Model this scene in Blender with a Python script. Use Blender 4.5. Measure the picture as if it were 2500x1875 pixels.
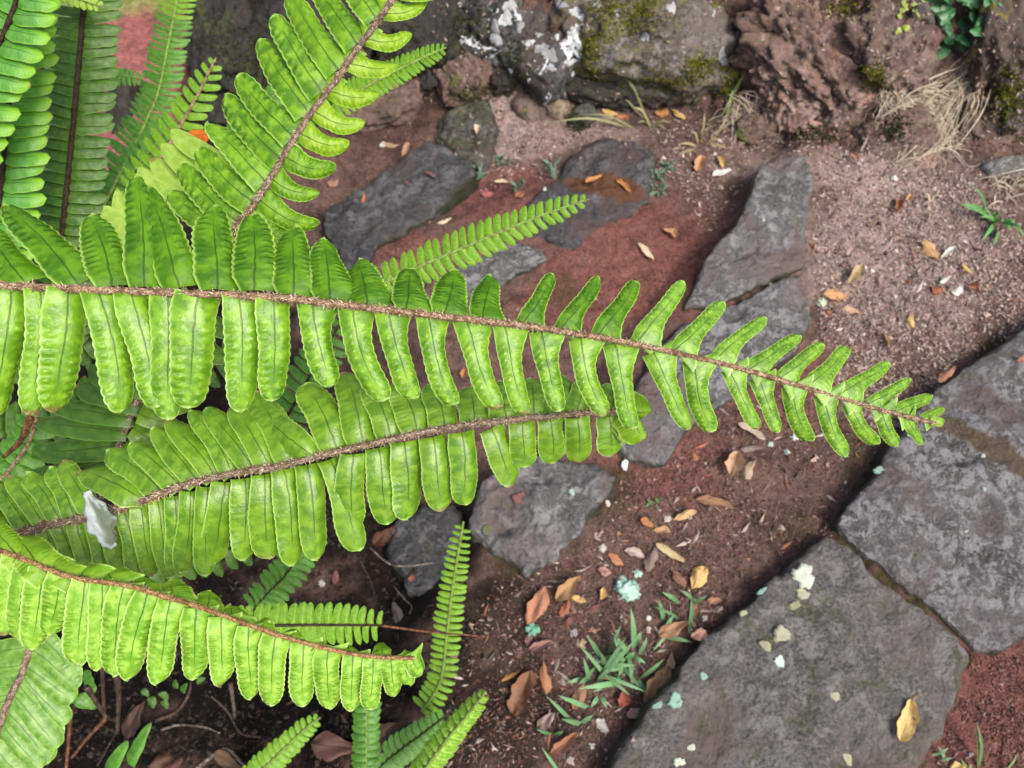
import bpy, bmesh, math, random
import numpy as np
from mathutils import Vector, Matrix

scene = bpy.context.scene
for o in list(bpy.data.objects):
    bpy.data.objects.remove(o)
random.seed(7)
rng = np.random.default_rng(11)

# ------------------------------------------------------------------ camera
TILT = math.radians(25.0)
CAM = Vector((0.0, 0.0, 1.2))
LENS = 26.0
FPX = 2500 * LENS / 36.0            # focal length in pixels of the 2500 px photograph
cam_data = bpy.data.cameras.new("camera")
cam_data.lens = LENS
cam_data.sensor_width = 36.0
cam_data.sensor_fit = 'HORIZONTAL'
cam_data.clip_start = 0.02
cam_data.clip_end = 400
cam_data.dof.use_dof = True
cam_data.dof.focus_distance = 0.465
cam_data.dof.aperture_fstop = 14.0
cam = bpy.data.objects.new("camera", cam_data)
scene.collection.objects.link(cam)
cam.location = CAM
cam.rotation_euler = (TILT, 0, 0)
scene.camera = cam

# ------------------------------------------------------------------ sky and soft daylight
SUN_DIR = Vector((0.42, -0.36, 0.83)).normalized()     # towards the sun
world = bpy.data.worlds.new("World")
scene.world = world
world.use_nodes = True
wn = world.node_tree
wn.nodes.clear()
sky = wn.nodes.new('ShaderNodeTexSky')
sky.sky_type = 'NISHITA'
sky.sun_disc = False
sky.sun_elevation = math.asin(SUN_DIR.z)
sky.sun_rotation = math.atan2(SUN_DIR.x, SUN_DIR.y)
sky.air_density = 1.0
sky.dust_density = 6.0
sky.ozone_density = 0.6
bg = wn.nodes.new('ShaderNodeBackground')
bg.inputs['Strength'].default_value = 0.105
wo = wn.nodes.new('ShaderNodeOutputWorld')
wn.links.new(sky.outputs[0], bg.inputs[0])
wn.links.new(bg.outputs[0], wo.inputs[0])
sl = bpy.data.lights.new("sun", 'SUN')
sl.energy = 1.5
sl.angle = math.radians(22)
sl.color = (1.0, 0.96, 0.9)
sun = bpy.data.objects.new("sun", sl)
scene.collection.objects.link(sun)
sun.rotation_euler = (-SUN_DIR).to_track_quat('-Z', 'Y').to_euler()
scene.view_settings.view_transform = 'Standard'
scene.view_settings.look = 'None'
scene.view_settings.gamma = 1.0
scene.view_settings.exposure = 1.02
scene.render.resolution_x = 1024
scene.render.resolution_y = 768
scene.cycles.max_bounces = 8
scene.cycles.transparent_max_bounces = 4

# ------------------------------------------------------------------ pixel <-> world helpers
RC = Matrix.Rotation(TILT, 3, 'X')
CRIGHT = RC @ Vector((1, 0, 0))
CUP = RC @ Vector((0, 1, 0))
CBACK = RC @ Vector((0, 0, 1))


def ray(px, py):
    return RC @ Vector(((px - 1250) / FPX, (937.5 - py) / FPX, -1.0))


def at(px, py, d):
    """world point seen at pixel (px,py) of the photograph at depth d along the view axis"""
    return CAM + ray(px, py) * d


def plane(px, py, z):
    r = ray(px, py)
    return CAM + r * ((z - CAM.z) / r.z)


def project(P):
    """numpy (n,3) -> px, py"""
    R = np.array(RC)
    q = (P - np.array(CAM)) @ R
    return 1250 + FPX * q[:, 0] / -q[:, 2], 937.5 - FPX * q[:, 1] / -q[:, 2]


def mpp(d):
    return d / FPX


# ------------------------------------------------------------------ vectorised gradient noise
_perm = rng.permutation(256)
_perm = np.concatenate([_perm, _perm, _perm])
_g = rng.normal(size=(256, 3))
_g /= np.linalg.norm(_g, axis=1)[:, None]


def pnoise(P):
    P = np.asarray(P, dtype=float)
    i = np.floor(P).astype(int)
    f = P - i
    i &= 255
    u = f * f * f * (f * (f * 6 - 15) + 10)
    out = 0
    for dx in (0, 1):
        for dy in (0, 1):
            for dz in (0, 1):
                h = _perm[_perm[_perm[(i[:, 0] + dx) & 255] + ((i[:, 1] + dy) & 255)] + ((i[:, 2] + dz) & 255)]
                d = (_g[h] * (f - np.array([dx, dy, dz]))).sum(1)
                w = (u[:, 0] if dx else 1 - u[:, 0]) * (u[:, 1] if dy else 1 - u[:, 1]) * (u[:, 2] if dz else 1 - u[:, 2])
                out = out + d * w
    return out * 1.6


def fbm(P, octv=4, gain=0.5):
    P = np.asarray(P, dtype=float)
    a, s, k = 1.0, 0, 1.0
    for o in range(octv):
        s = s + a * pnoise(P * k + o * 17.3)
        a *= gain
        k *= 2.03
    return s


def sstep(a, b, x):
    t = np.clip((x - a) / (b - a), 0, 1)
    return t * t * (3 - 2 * t)


# ------------------------------------------------------------------ object helpers
col = scene.collection


def mesh_from(name, V, F, uv=None, smooth=True, colattr=None):
    me = bpy.data.meshes.new(name)
    me.from_pydata([tuple(v) for v in V], [], [tuple(f) for f in F])
    if uv is not None:
        l = me.uv_layers.new(name='UVMap')
        idx = np.zeros(len(me.loops), dtype=np.int32)
        me.loops.foreach_get('vertex_index', idx)
        l.data.foreach_set('uv', np.asarray(uv, dtype=np.float32)[idx].ravel())
    if colattr is not None:
        a = me.color_attributes.new(name='tint', type='FLOAT_COLOR', domain='POINT')
        c = np.ones((len(V), 4), dtype=np.float32)
        c[:, :3] = colattr
        a.data.foreach_set('color', c.ravel())
    if smooth:
        me.polygons.foreach_set('use_smooth', np.ones(len(me.polygons), dtype=bool))
    me.update()
    return me


def obj(name, me, material=None, parent=None, label=None, cat=None, group=None, kind=None):
    o = bpy.data.objects.new(name, me)
    col.objects.link(o)
    if me is not None and material is not None and not me.materials:
        me.materials.append(material)
    if parent is not None:
        o.parent = parent
    tag(o, label, cat, group, kind)
    return o


def tag(o, label=None, cat=None, group=None, kind=None):
    if label:
        o['label'] = label
    if cat:
        o['category'] = cat
    if group:
        o['group'] = group
    if kind:
        o['kind'] = kind
    return o


def empty(name, loc, label=None, cat=None, group=None, kind=None):
    o = bpy.data.objects.new(name, None)
    o.empty_display_size = 0.02
    o.location = loc
    col.objects.link(o)
    return tag(o, label, cat, group, kind)


# ------------------------------------------------------------------ material helpers
class NT:
    def __init__(self, name):
        self.m = bpy.data.materials.new(name)
        self.m.use_nodes = True
        self.t = self.m.node_tree
        self.t.nodes.clear()
        self.out = self.t.nodes.new('ShaderNodeOutputMaterial')

    def put(self, sock, v):
        if isinstance(v, bpy.types.NodeSocket):
            self.t.links.new(v, sock)
        elif v is not None:
            if hasattr(sock.default_value, '__len__') and not hasattr(v, '__len__'):
                v = (v, v, v)
            if sock.type == 'RGBA' and len(v) == 3:
                v = (*v, 1)
            sock.default_value = v

    def n(self, typ, ins=None, **props):
        nd = self.t.nodes.new('ShaderNode' + typ)
        for k, v in props.items():
            setattr(nd, k, v)
        for k, v in (ins or {}).items():
            self.put(nd.inputs[k], v)
        return nd

    def math(self, op, a, b=None, c=None, clamp=False):
        nd = self.n('Math', operation=op, use_clamp=clamp)
        for i, v in enumerate((a, b, c)):
            if v is not None:
                self.put(nd.inputs[i], v)
        return nd.outputs[0]

    def mr(self, v, a, b, c=0.0, d=1.0, smooth=True):
        nd = self.n('MapRange', {'Value': v, 'From Min': a, 'From Max': b, 'To Min': c, 'To Max': d},
                    interpolation_type='SMOOTHSTEP' if smooth else 'LINEAR')
        return nd.outputs[0]

    def mix(self, f, a, b, mode='MIX'):
        nd = self.n('Mix', data_type='RGBA', blend_type=mode)
        self.put(nd.inputs[0], f)
        self.put(nd.inputs[6], a)
        self.put(nd.inputs[7], b)
        return nd.outputs[2]

    def noise(self, vec, scale, detail=4, rough=0.55, dist=0.0):
        nd = self.n('TexNoise', {'Scale': scale, 'Detail': detail, 'Roughness': rough, 'Distortion': dist})
        if vec is not None:
            self.put(nd.inputs['Vector'], vec)
        return nd.outputs['Fac']

    def pos(self):
        return self.n('NewGeometry').outputs['Position']

    def bump(self, h, strength, dist, normal=None):
        return self.n('Bump', {'Height': h, 'Strength': strength, 'Distance': dist, **({'Normal': normal} if normal else {})}).outputs[0]

    def principled(self, color, rough=0.6, spec=0.4, normal=None, **kw):
        ins = {'Base Color': color, 'Roughness': rough, 'Specular IOR Level': spec}
        if normal is not None:
            ins['Normal'] = normal
        ins.update(kw)
        return self.n('BsdfPrincipled', ins).outputs[0]

    def done(self, sh):
        self.t.links.new(sh, self.out.inputs['Surface'])
        return self.m


def leaf_material(name, dark, light, margin, trans, teeth=14, tfac=0.32, rough=0.36, pust=1.0, rib=(0.022, 0.034, 0.010),
                  spots=0.0, spec=0.45, edge_w=0.9, tipc=None):
    b = NT(name)
    uv = b.n('UVMap').outputs[0]
    sp = b.n('SeparateXYZ', {0: uv})
    U, V = sp.outputs[0], sp.outputs[1]
    a = b.math('ABSOLUTE', b.math('MULTIPLY_ADD', U, 2.0, -1.0))
    info = b.n('ObjectInfo')
    rnd = info.outputs['Random']
    # wandering midrib
    off = b.n('Combine' + 'XYZ', {0: b.math('MULTIPLY', rnd, 37.0), 1: V, 2: rnd}).outputs[0]
    wob = b.math('MULTIPLY_ADD', b.noise(off, 7.0, 2), 0.16, -0.08)
    am = b.math('ABSOLUTE', b.math('ADD', b.math('MULTIPLY_ADD', U, 2.0, -1.0), wob))
    mid = b.math('MULTIPLY', b.mr(am, b.math('MULTIPLY_ADD', V, -0.012, 0.022), b.math('MULTIPLY_ADD', V, -0.03, 0.06), 1.0, 0.0), b.mr(V, 0.6, 0.9, 1.0, 0.0))
    edge = b.math('MAXIMUM', b.mr(a, edge_w - 0.06, edge_w + 0.07), b.mr(V, 0.962, 0.992))
    vec = b.n('CombineXYZ', {0: b.math('MULTIPLY', U, 2.2), 1: b.math('MULTIPLY', V, 7.0), 2: b.math('MULTIPLY', rnd, 91.0)}).outputs[0]
    n1 = b.noise(vec, 1.3, 3)
    n2 = b.noise(vec, 6.0, 3)
    ph = b.math('MULTIPLY_ADD', V, teeth * 6.2832, b.math('MULTIPLY_ADD', n2, 2.4, b.math('MULTIPLY', a, -2.0)))
    sn = b.math('MULTIPLY_ADD', b.math('SINE', ph), 0.5, 0.5)
    band = b.math('MULTIPLY', b.mr(b.math('ABSOLUTE', b.math('SUBTRACT', a, 0.62)), 0.05, 0.34, 1.0, 0.0), b.mr(V, 0.12, 0.36))
    pu = b.math('MULTIPLY', sn, band)
    c = b.mix(b.mr(n1, 0.38, 0.64), dark, light)
    c = b.mix(b.math('MULTIPLY', b.math('SUBTRACT', band, pu), 0.35 * pust), c, dark)  # darkens the dips between pustules, painting the shade of the relief
    # brightness varies from leaflet to leaflet
    c = b.mix(b.math('MULTIPLY', rnd, 0.35), c, light)
    if tipc:
        c = b.mix(b.mr(V, 0.45, 1.0), c, tipc)
    c = b.mix(b.math('MULTIPLY', edge, 0.75), c, margin)
    c = b.mix(b.math('MULTIPLY', mid, 0.72), c, rib)
    if spots > 0:
        sv = b.n('CombineXYZ', {0: b.math('MULTIPLY', U, 3), 1: b.math('MULTIPLY', V, 9), 2: b.math('MULTIPLY', rnd, 53)}).outputs[0]
        sn2 = b.noise(sv, 1.7, 3, 0.7)
        c = b.mix(b.math('MULTIPLY', b.mr(sn2, 0.70, 0.78), spots), c, (0.16, 0.09, 0.06))
    bt = b.math('MULTIPLY', b.math('MULTIPLY', b.mr(rnd, 0.80, 0.84), b.mr(b.math('MULTIPLY_ADD', n2, 0.10, V), 0.985, 1.03)), 0.85)
    c = b.mix(bt, c, (0.20, 0.11, 0.05))
    h = b.math('ADD', b.math('MULTIPLY', pu, pust), b.math('ADD', b.math('MULTIPLY', n2, 0.35), b.math('MULTIPLY', mid, -0.25)))
    fine = b.noise(vec, 30.0, 2)
    h = b.math('MULTIPLY_ADD', fine, 0.05, h)
    nor = b.bump(h, 0.8, 0.0011)
    pr = b.principled(c, b.math('MULTIPLY_ADD', n2, 0.2, rough - 0.1), spec, nor)
    tr = b.n('BsdfTranslucent', {'Color': b.mix(0.5, c, trans), 'Normal': nor}).outputs[0]
    ms = b.n('MixShader', {0: tfac, 1: pr, 2: tr})
    return b.done(ms.outputs[0])


def stem_material(name, c1, c2, c3, scale=900):
    b = NT(name)
    p = b.pos()
    n1 = b.noise(p, scale, 4, 0.65)
    n2 = b.noise(p, scale * 0.25, 3, 0.6)
    c = b.mix(b.mr(n1, 0.42, 0.58), tuple(x * 0.6 for x in c1), tuple(min(1, x * 1.35) for x in c2))
    c = b.mix(b.mr(n2, 0.5, 0.62), c, c3)
    return b.done(b.principled(c, 0.75, 0.25, b.bump(n1, 0.9, 0.0008)))


def tint_material(name, rough=0.75, noise_scale=220, amt=0.5, spec=0.3, trans=0.0, attr=True, bump=0.0006):
    """colour from the 'tint' attribute or from the object's own colour"""
    b = NT(name)
    if attr:
        c0 = b.n('VertexColor', layer_name='tint').outputs[0]
    else:
        c0 = b.n('ObjectInfo').outputs['Color']
    p = b.pos()
    n1 = b.noise(p, noise_scale, 4, 0.6)
    n2 = b.noise(p, noise_scale * 0.3, 3, 0.6)
    k = b.math('ADD', b.math('MULTIPLY', n1, amt), b.math('MULTIPLY_ADD', n2, amt, 1.0 - amt))
    c = b.n('VectorMath', {0: c0, 1: b.n('CombineXYZ', {0: k, 1: k, 2: k}).outputs[0]}, operation='MULTIPLY').outputs[0]
    pr = b.principled(c, rough, spec, b.bump(n1, 0.8, bump))
    if trans > 0:
        tr = b.n('BsdfTranslucent', {'Color': c}).outputs[0]
        pr = b.n('MixShader', {0: trans, 1: pr, 2: tr}).outputs[0]
    return b.done(pr)


def dead_leaf_material():
    b = NT('dead_leaf')
    c0 = b.n('ObjectInfo').outputs['Color']
    rnd = b.n('ObjectInfo').outputs['Random']
    uv = b.n('UVMap').outputs[0]
    sp = b.n('SeparateXYZ', {0: uv})
    U, V = sp.outputs[0], sp.outputs[1]
    am = b.math('ABSOLUTE', b.math('MULTIPLY_ADD', U, 2.0, -1.0))
    vec = b.n('CombineXYZ', {0: b.math('MULTIPLY', U, 2.0), 1: b.math('MULTIPLY', V, 4.0), 2: b.math('MULTIPLY', rnd, 71.0)}).outputs[0]
    n1 = b.noise(vec, 1.6, 4, 0.65)
    n2 = b.noise(vec, 7.0, 3, 0.6)
    dk = b.n('VectorMath', {0: c0, 1: (0.38, 0.30, 0.26)}, operation='MULTIPLY').outputs[0]
    c = b.mix(b.mr(n1, 0.56, 0.72), c0, dk)
    c = b.mix(b.math('MULTIPLY', b.mr(n2, 0.5, 0.8), 0.5), c, dk)
    c = b.mix(b.math('MULTIPLY', b.mr(am, 0.0, 0.09, 1.0, 0.0), 0.45), c, dk)
    nor = b.bump(b.math('ADD', n2, b.math('MULTIPLY', b.math('SINE', b.math('MULTIPLY_ADD', V, 60.0, b.math('MULTIPLY', am, -14.0))), 0.12)), 0.6, 0.0015)
    pr = b.principled(c, 0.55, 0.35, nor)
    tr = b.n('BsdfTranslucent', {'Color': c}).outputs[0]
    return b.done(b.n('MixShader', {0: 0.15, 1: pr, 2: tr}).outputs[0])


def stone_material(name, base, light, dirt, lich=0.5, moss=0.3, dirtamt=0.4, lscale=28, mosscol=(0.055, 0.065, 0.012), white=0.0,
                   crack=None, rough=0.62, spec=0.4, streak=None, sidemoss=False, relief=0.012):
    b = NT(name)
    p = b.pos()
    n_big = b.noise(p, 5.5, 5, 0.6, 0.4)
    n_mid = b.noise(p, lscale, 6, 0.68, 0.6)
    n_fine = b.noise(p, lscale * 6, 6, 0.75)
    vor = b.n('TexVoronoi', {'Vector': p, 'Scale': lscale * 3.2, 'Randomness': 1.0}).outputs['Distance']
    n_m2 = b.noise(p, lscale * 0.55, 5, 0.62, 1.2)
    c = b.mix(b.mr(n_fine, 0.36, 0.62), tuple(x * 0.45 for x in base), tuple(x * 1.55 for x in base))
    n_x = b.noise(p, lscale * 14, 4, 0.7)
    c = b.mix(b.math('MULTIPLY', b.mr(n_x, 0.60, 0.68), 0.6), c, light)
    c = b.mix(b.math('MULTIPLY', b.mr(n_x, 0.42, 0.34), 0.6), c, tuple(x * 0.3 for x in base))
    # grey crust of lichen in ragged mottles
    lm = b.mr(b.math('MULTIPLY_ADD', n_fine, 0.5, n_mid), 0.79 - 0.14 * lich, 0.90 - 0.12 * lich)
    c = b.mix(b.mr(n_big, 0.35, 0.65, 0.0, 0.3), c, light)
    c = b.mix(b.math('MULTIPLY', lm, 0.75), c, light)
    # dirt washed into patches
    dm = b.mr(b.math('MULTIPLY_ADD', n_fine, 0.2, n_big), 0.66 - 0.2 * dirtamt, 0.82 - 0.2 * dirtamt)
    c = b.mix(b.math('MULTIPLY', dm, 0.8), c, dirt)
    if moss > 0:
        mm = b.mr(b.math('MULTIPLY_ADD', n_fine, 0.25, n_m2), 0.80 - 0.22 * moss, 0.88 - 0.2 * moss)
        mc = b.mix(b.mr(n_fine, 0.4, 0.7), mosscol, tuple(min(1, x * 2.6) for x in mosscol))
        c = b.mix(b.math('MULTIPLY', mm, 0.85), c, mc)
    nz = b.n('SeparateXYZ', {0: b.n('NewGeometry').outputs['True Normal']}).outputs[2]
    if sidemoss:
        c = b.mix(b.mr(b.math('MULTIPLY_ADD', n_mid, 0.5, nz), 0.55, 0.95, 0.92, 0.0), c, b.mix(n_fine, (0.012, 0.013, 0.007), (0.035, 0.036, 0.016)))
    if white > 0:
        w = b.mr(b.math('MULTIPLY_ADD', n_fine, 0.15, b.noise(p, lscale * 0.7, 4, 0.6, 1.6)), 0.78 - 0.12 * white, 0.80 - 0.12 * white)
        c = b.mix(w, c, (0.55, 0.58, 0.60))
    if streak:
        cx, cy, rx, ry, ang, scol = streak
        d = b.n('VectorMath', {0: p, 1: (cx, cy, 0)}, operation='SUBTRACT').outputs[0]
        s2 = b.n('SeparateXYZ', {0: d})
        ca, sa = math.cos(ang), math.sin(ang)
        X = b.math('ADD', b.math('MULTIPLY', s2.outputs[0], ca / rx), b.math('MULTIPLY', s2.outputs[1], sa / rx))
        Y = b.math('ADD', b.math('MULTIPLY', s2.outputs[0], -sa / ry), b.math('MULTIPLY', s2.outputs[1], ca / ry))
        r2 = b.math('ADD', b.math('MULTIPLY', X, X), b.math('MULTIPLY', Y, Y))
        r2 = b.math('MULTIPLY_ADD', n_mid, 1.4, b.math('ADD', r2, -0.7))
        c = b.mix(b.mr(r2, 0.5, 1.1, 0.9, 0.0), c, scol)
    h = b.math('ADD', b.math('MULTIPLY', n_mid, 0.7), b.math('ADD', b.math('MULTIPLY', n_fine, 0.4), b.math('MULTIPLY', vor, -0.25)))
    return b.done(b.principled(c, b.math('MULTIPLY_ADD', n_big, 0.5, rough - 0.3), spec, b.bump(h, 1.0, relief)))


def soil_material():
    b = NT('soil')
    c0 = b.n('VertexColor', layer_name='tint').outputs[0]
    p = b.pos()
    n1 = b.noise(p, 70, 8, 0.78, 0.5)
    n2 = b.noise(p, 330, 5, 0.75)
    n3 = b.noise(p, 17, 5, 0.65)
    vo = b.n('TexVoronoi', {'Vector': p, 'Scale': 190.0, 'Randomness': 1.0})
    grain = b.mr(vo.outputs['Distance'], 0.1, 0.6, 1.0, 0.0)
    k = b.math('ADD', b.mr(n1, 0.3, 0.7, 0.5, 1.3), b.mr(n2, 0.3, 0.7, -0.2, 0.4))
    c = b.n('VectorMath', {0: c0, 1: b.n('CombineXYZ', {0: k, 1: k, 2: k}).outputs[0]}, operation='MULTIPLY').outputs[0]
    pale = b.n('VectorMath', {0: c0, 1: (2.1, 2.4, 2.5)}, operation='MULTIPLY').outputs[0]
    c = b.mix(b.math('MULTIPLY', b.math('MULTIPLY', b.mr(n2, 0.58, 0.66), grain), 0.7), c, pale)
    dk = b.n('VectorMath', {0: c0, 1: (0.35, 0.35, 0.35)}, operation='MULTIPLY').outputs[0]
    c = b.mix(b.math('MULTIPLY', b.mr(n3, 0.5, 0.68), 0.7), c, dk)
    h = b.math('ADD', b.math('MULTIPLY', n1, 1.0), b.math('ADD', b.math('MULTIPLY', n2, 0.5), b.math('MULTIPLY', grain, 0.25)))
    return b.done(b.principled(c, 0.85, 0.15, b.bump(h, 0.9, 0.009)))


M = {}
YG = (0.30, 0.62, 0.02)
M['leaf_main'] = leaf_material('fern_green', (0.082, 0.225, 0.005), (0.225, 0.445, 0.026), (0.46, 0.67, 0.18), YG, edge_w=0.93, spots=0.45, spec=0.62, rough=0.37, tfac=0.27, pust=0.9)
M['leaf_main_up_shaded'] = leaf_material('fern_dimpled_shaded', (0.042, 0.145, 0.004), (0.118, 0.285, 0.009), (0.42, 0.62, 0.14), YG, pust=1.2, spots=0.15, spec=0.3, rough=0.48, tfac=0.32)  # darker copy for upper leaflets: shade of their turned-away side is painted in
M['leaf_top'] = leaf_material('fern_green_pitted', (0.072, 0.205, 0.005), (0.20, 0.405, 0.016), (0.38, 0.62, 0.13), YG, tfac=0.30, rough=0.42, teeth=10, pust=1.2, spots=0.0)
M['leaf_top_r_lit'] = leaf_material('fern_lime_lit', (0.20, 0.40, 0.01), (0.36, 0.57, 0.04), (0.34, 0.62, 0.08), YG, teeth=10, pust=0.8, tfac=0.4)  # brighter copy for right leaflets: the light on them is painted in
M['leaf_mid'] = leaf_material('fern_glossy_green', (0.075, 0.20, 0.005), (0.185, 0.36, 0.020), (0.44, 0.65, 0.17), YG, edge_w=0.93, pust=0.12, rough=0.35, spots=0.2, spec=0.65, tfac=0.25)
M['leaf_low'] = leaf_material('fern_pale_lime', (0.145, 0.36, 0.012), (0.335, 0.585, 0.07), (0.58, 0.78, 0.26), YG, pust=1.1, spots=0.4, tfac=0.30, spec=0.45, rough=0.42)
M['leaf_low_up'] = leaf_material('fern_lime_folded', (0.14, 0.33, 0.01), (0.25, 0.45, 0.02), (0.46, 0.68, 0.14), YG, pust=0.3, rough=0.42)
M['leaf_wash'] = leaf_material('fern_pale_sheen', (0.10, 0.26, 0.02), (0.235, 0.43, 0.08), (0.30, 0.54, 0.08), YG, rib=(0.07, 0.16, 0.03), pust=0.15, rough=0.38, spots=0.8, spec=0.6)
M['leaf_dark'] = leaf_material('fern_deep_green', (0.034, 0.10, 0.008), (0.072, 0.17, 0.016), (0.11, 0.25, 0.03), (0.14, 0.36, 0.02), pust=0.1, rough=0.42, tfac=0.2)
M['leaf_edgelit'] = leaf_material('fern_bright_tip', (0.07, 0.24, 0.03), (0.10, 0.32, 0.04), (0.2, 0.42, 0.03), (0.3, 0.6, 0.03), pust=0.1, tfac=0.28, tipc=(0.2, 0.46, 0.012))
M['leaf_small'] = leaf_material('fern_young_green', (0.115, 0.29, 0.012), (0.225, 0.43, 0.03), (0.26, 0.54, 0.08), YG, pust=0.1, rib=(0.08, 0.22, 0.02), tfac=0.3)
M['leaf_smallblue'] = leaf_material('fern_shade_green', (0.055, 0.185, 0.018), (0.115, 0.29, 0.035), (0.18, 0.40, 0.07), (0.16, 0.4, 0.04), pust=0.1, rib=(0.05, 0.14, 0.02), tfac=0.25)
M['leaf_pale'] = leaf_material('fern_yellowing', (0.25, 0.46, 0.05), (0.40, 0.58, 0.11), (0.46, 0.62, 0.12), (0.6, 0.8, 0.1), pust=0.0, rib=(0.55, 0.50, 0.08), tfac=0.35)
M['rachis'] = stem_material('rachis_tan', (0.20, 0.125, 0.075), (0.34, 0.235, 0.15), (0.13, 0.07, 0.035))
M['rachis_grey'] = stem_material('rachis_greyish', (0.17, 0.115, 0.085), (0.27, 0.20, 0.15), (0.11, 0.075, 0.05))
M['rachis_rust'] = stem_material('rachis_rust', (0.21, 0.115, 0.045), (0.34, 0.21, 0.09), (0.14, 0.07, 0.025))
M['rachis_dark'] = stem_material('rachis_dark_brown', (0.025, 0.014, 0.008), (0.05, 0.03, 0.018), (0.018, 0.01, 0.006))
M['rachis_green'] = stem_material('rachis_green', (0.12, 0.25, 0.03), (0.20, 0.30, 0.07), (0.16, 0.14, 0.05))
M['scale'] = tint_material('rachis_scales', 0.8, 600, 0.4)
M['dead'] = dead_leaf_material()
M['litter'] = tint_material('litter', 0.8, 260, 0.5, trans=0.0)
M['grass'] = tint_material('grass_blade', 0.45, 300, 0.35, 0.4, trans=0.22, attr=False)
M['objcol'] = tint_material('plain_tint', 0.7, 240, 0.5, 0.3, attr=False)
M['straw'] = tint_material('straw', 0.7, 300, 0.4, 0.3, trans=0.1)
M['soil'] = soil_material()

# ------------------------------------------------------------------ terrain: stepped earth path, bank behind it
ZA, ZB, ZC = -0.046, -0.105, -0.15


def line_fn(p1, p2, z):
    a, b_ = plane(*p1, z), plane(*p2, z)
    d = np.array([(b_ - a).x, (b_ - a).y])
    d /= np.linalg.norm(d)
    n = np.array([-d[1], d[0]])
    return lambda x, y: (x - a.x) * n[0] + (y - a.y) * n[1]      # positive on the left of p1->p2


L1 = line_fn((1500, 1875), (2490, 810), ZA)      # edge of the big slabs
L2 = line_fn((1170, 1330), (1850, 480), ZB)      # second row of stones
L3 = line_fn((880, 640), (1540, 400), ZC)        # third row of stones
LJ = line_fn((2062, 1306), (2400, 1592), 0.0)      # joint between the two big slabs
XJ = plane(2420, 1600, 0.0).x
bank_px = [(-1500, 120), (300, 150), (455, 190), (520, 300), (800, 330), (1060, 265), (1300, 265), (1560, 262), (1860, 330), (2100, 392), (2350, 385), (2500, 372), (3400, 330)]
bank_xy = np.array([[plane(*p, ZC).x, plane(*p, ZC).y] for p in bank_px])
X_BANK0 = plane(470, 150, ZC).x


def gz_base(x, y):
    z = np.full_like(x, -0.026)
    t1 = sstep(-0.012, 0.022, L1(x, y))
    z = z * (1 - t1) + ZA * t1
    seam = LJ(x, y)
    z = z + 0.013 * np.exp(-(seam / 0.022) ** 2) * (1 - t1) * (x < XJ)
    t2 = sstep(-0.03, 0.05, L2(x, y))
    z = z * (1 - t2) + ZB * t2
    t3 = sstep(-0.05, 0.10, L3(x, y))
    z = z * (1 - t3) + ZC * t3
    d = y - np.interp(x, bank_xy[:, 0], bank_xy[:, 1])
    rise = np.clip(d, 0, 0.75) * 1.05
    rise = rise * sstep(X_BANK0 - 0.05, X_BANK0 + 0.07, x)
    return z + rise


def gz(x, y):
    P = np.stack([x, y, np.zeros_like(x)], 1)
    d = y - np.interp(x, bank_xy[:, 0], bank_xy[:, 1])
    rough = 1 + 6.0 * sstep(-0.02, 0.1, d) * sstep(X_BANK0, X_BANK0 + 0.1, x)
    return gz_base(x, y) + rough * (0.010 * fbm(P * 7.0, 3) + 0.0045 * fbm(P * 45.0, 3))


def gz1(x, y):
    return float(gz(np.array([x]), np.array([y]))[0])


def hit(px, py, lift=0.0):
    """first point of the terrain seen through a pixel"""
    r = ray(px, py)
    lo_, hi_ = 0.8, 3.6
    for m_ in (57, 13):
        ts = np.linspace(lo_, hi_, m_)
        xs, ys, zs = CAM.x + r.x * ts, CAM.y + r.y * ts, CAM.z + r.z * ts
        below = zs < gz(xs, ys)
        k = int(np.argmax(below)) if below.any() else len(ts) - 1
        lo_, hi_ = ts[max(k - 1, 0)], ts[k]
    t = ts[k]
    return Vector((xs[k], ys[k], gz1(xs[k], ys[k]) + lift))


def axis_grid(lo, hi, step, far):
    a = list(np.arange(lo, hi + 1e-6, step))
    k, out_lo, out_hi = step, [], []
    v, w = a[0], a[-1]
    while v > -far:
        k *= 1.35
        v -= k
        w += k
        out_lo.append(v)
        out_hi.append(w)
    return np.array(out_lo[::-1] + a + out_hi)


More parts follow.
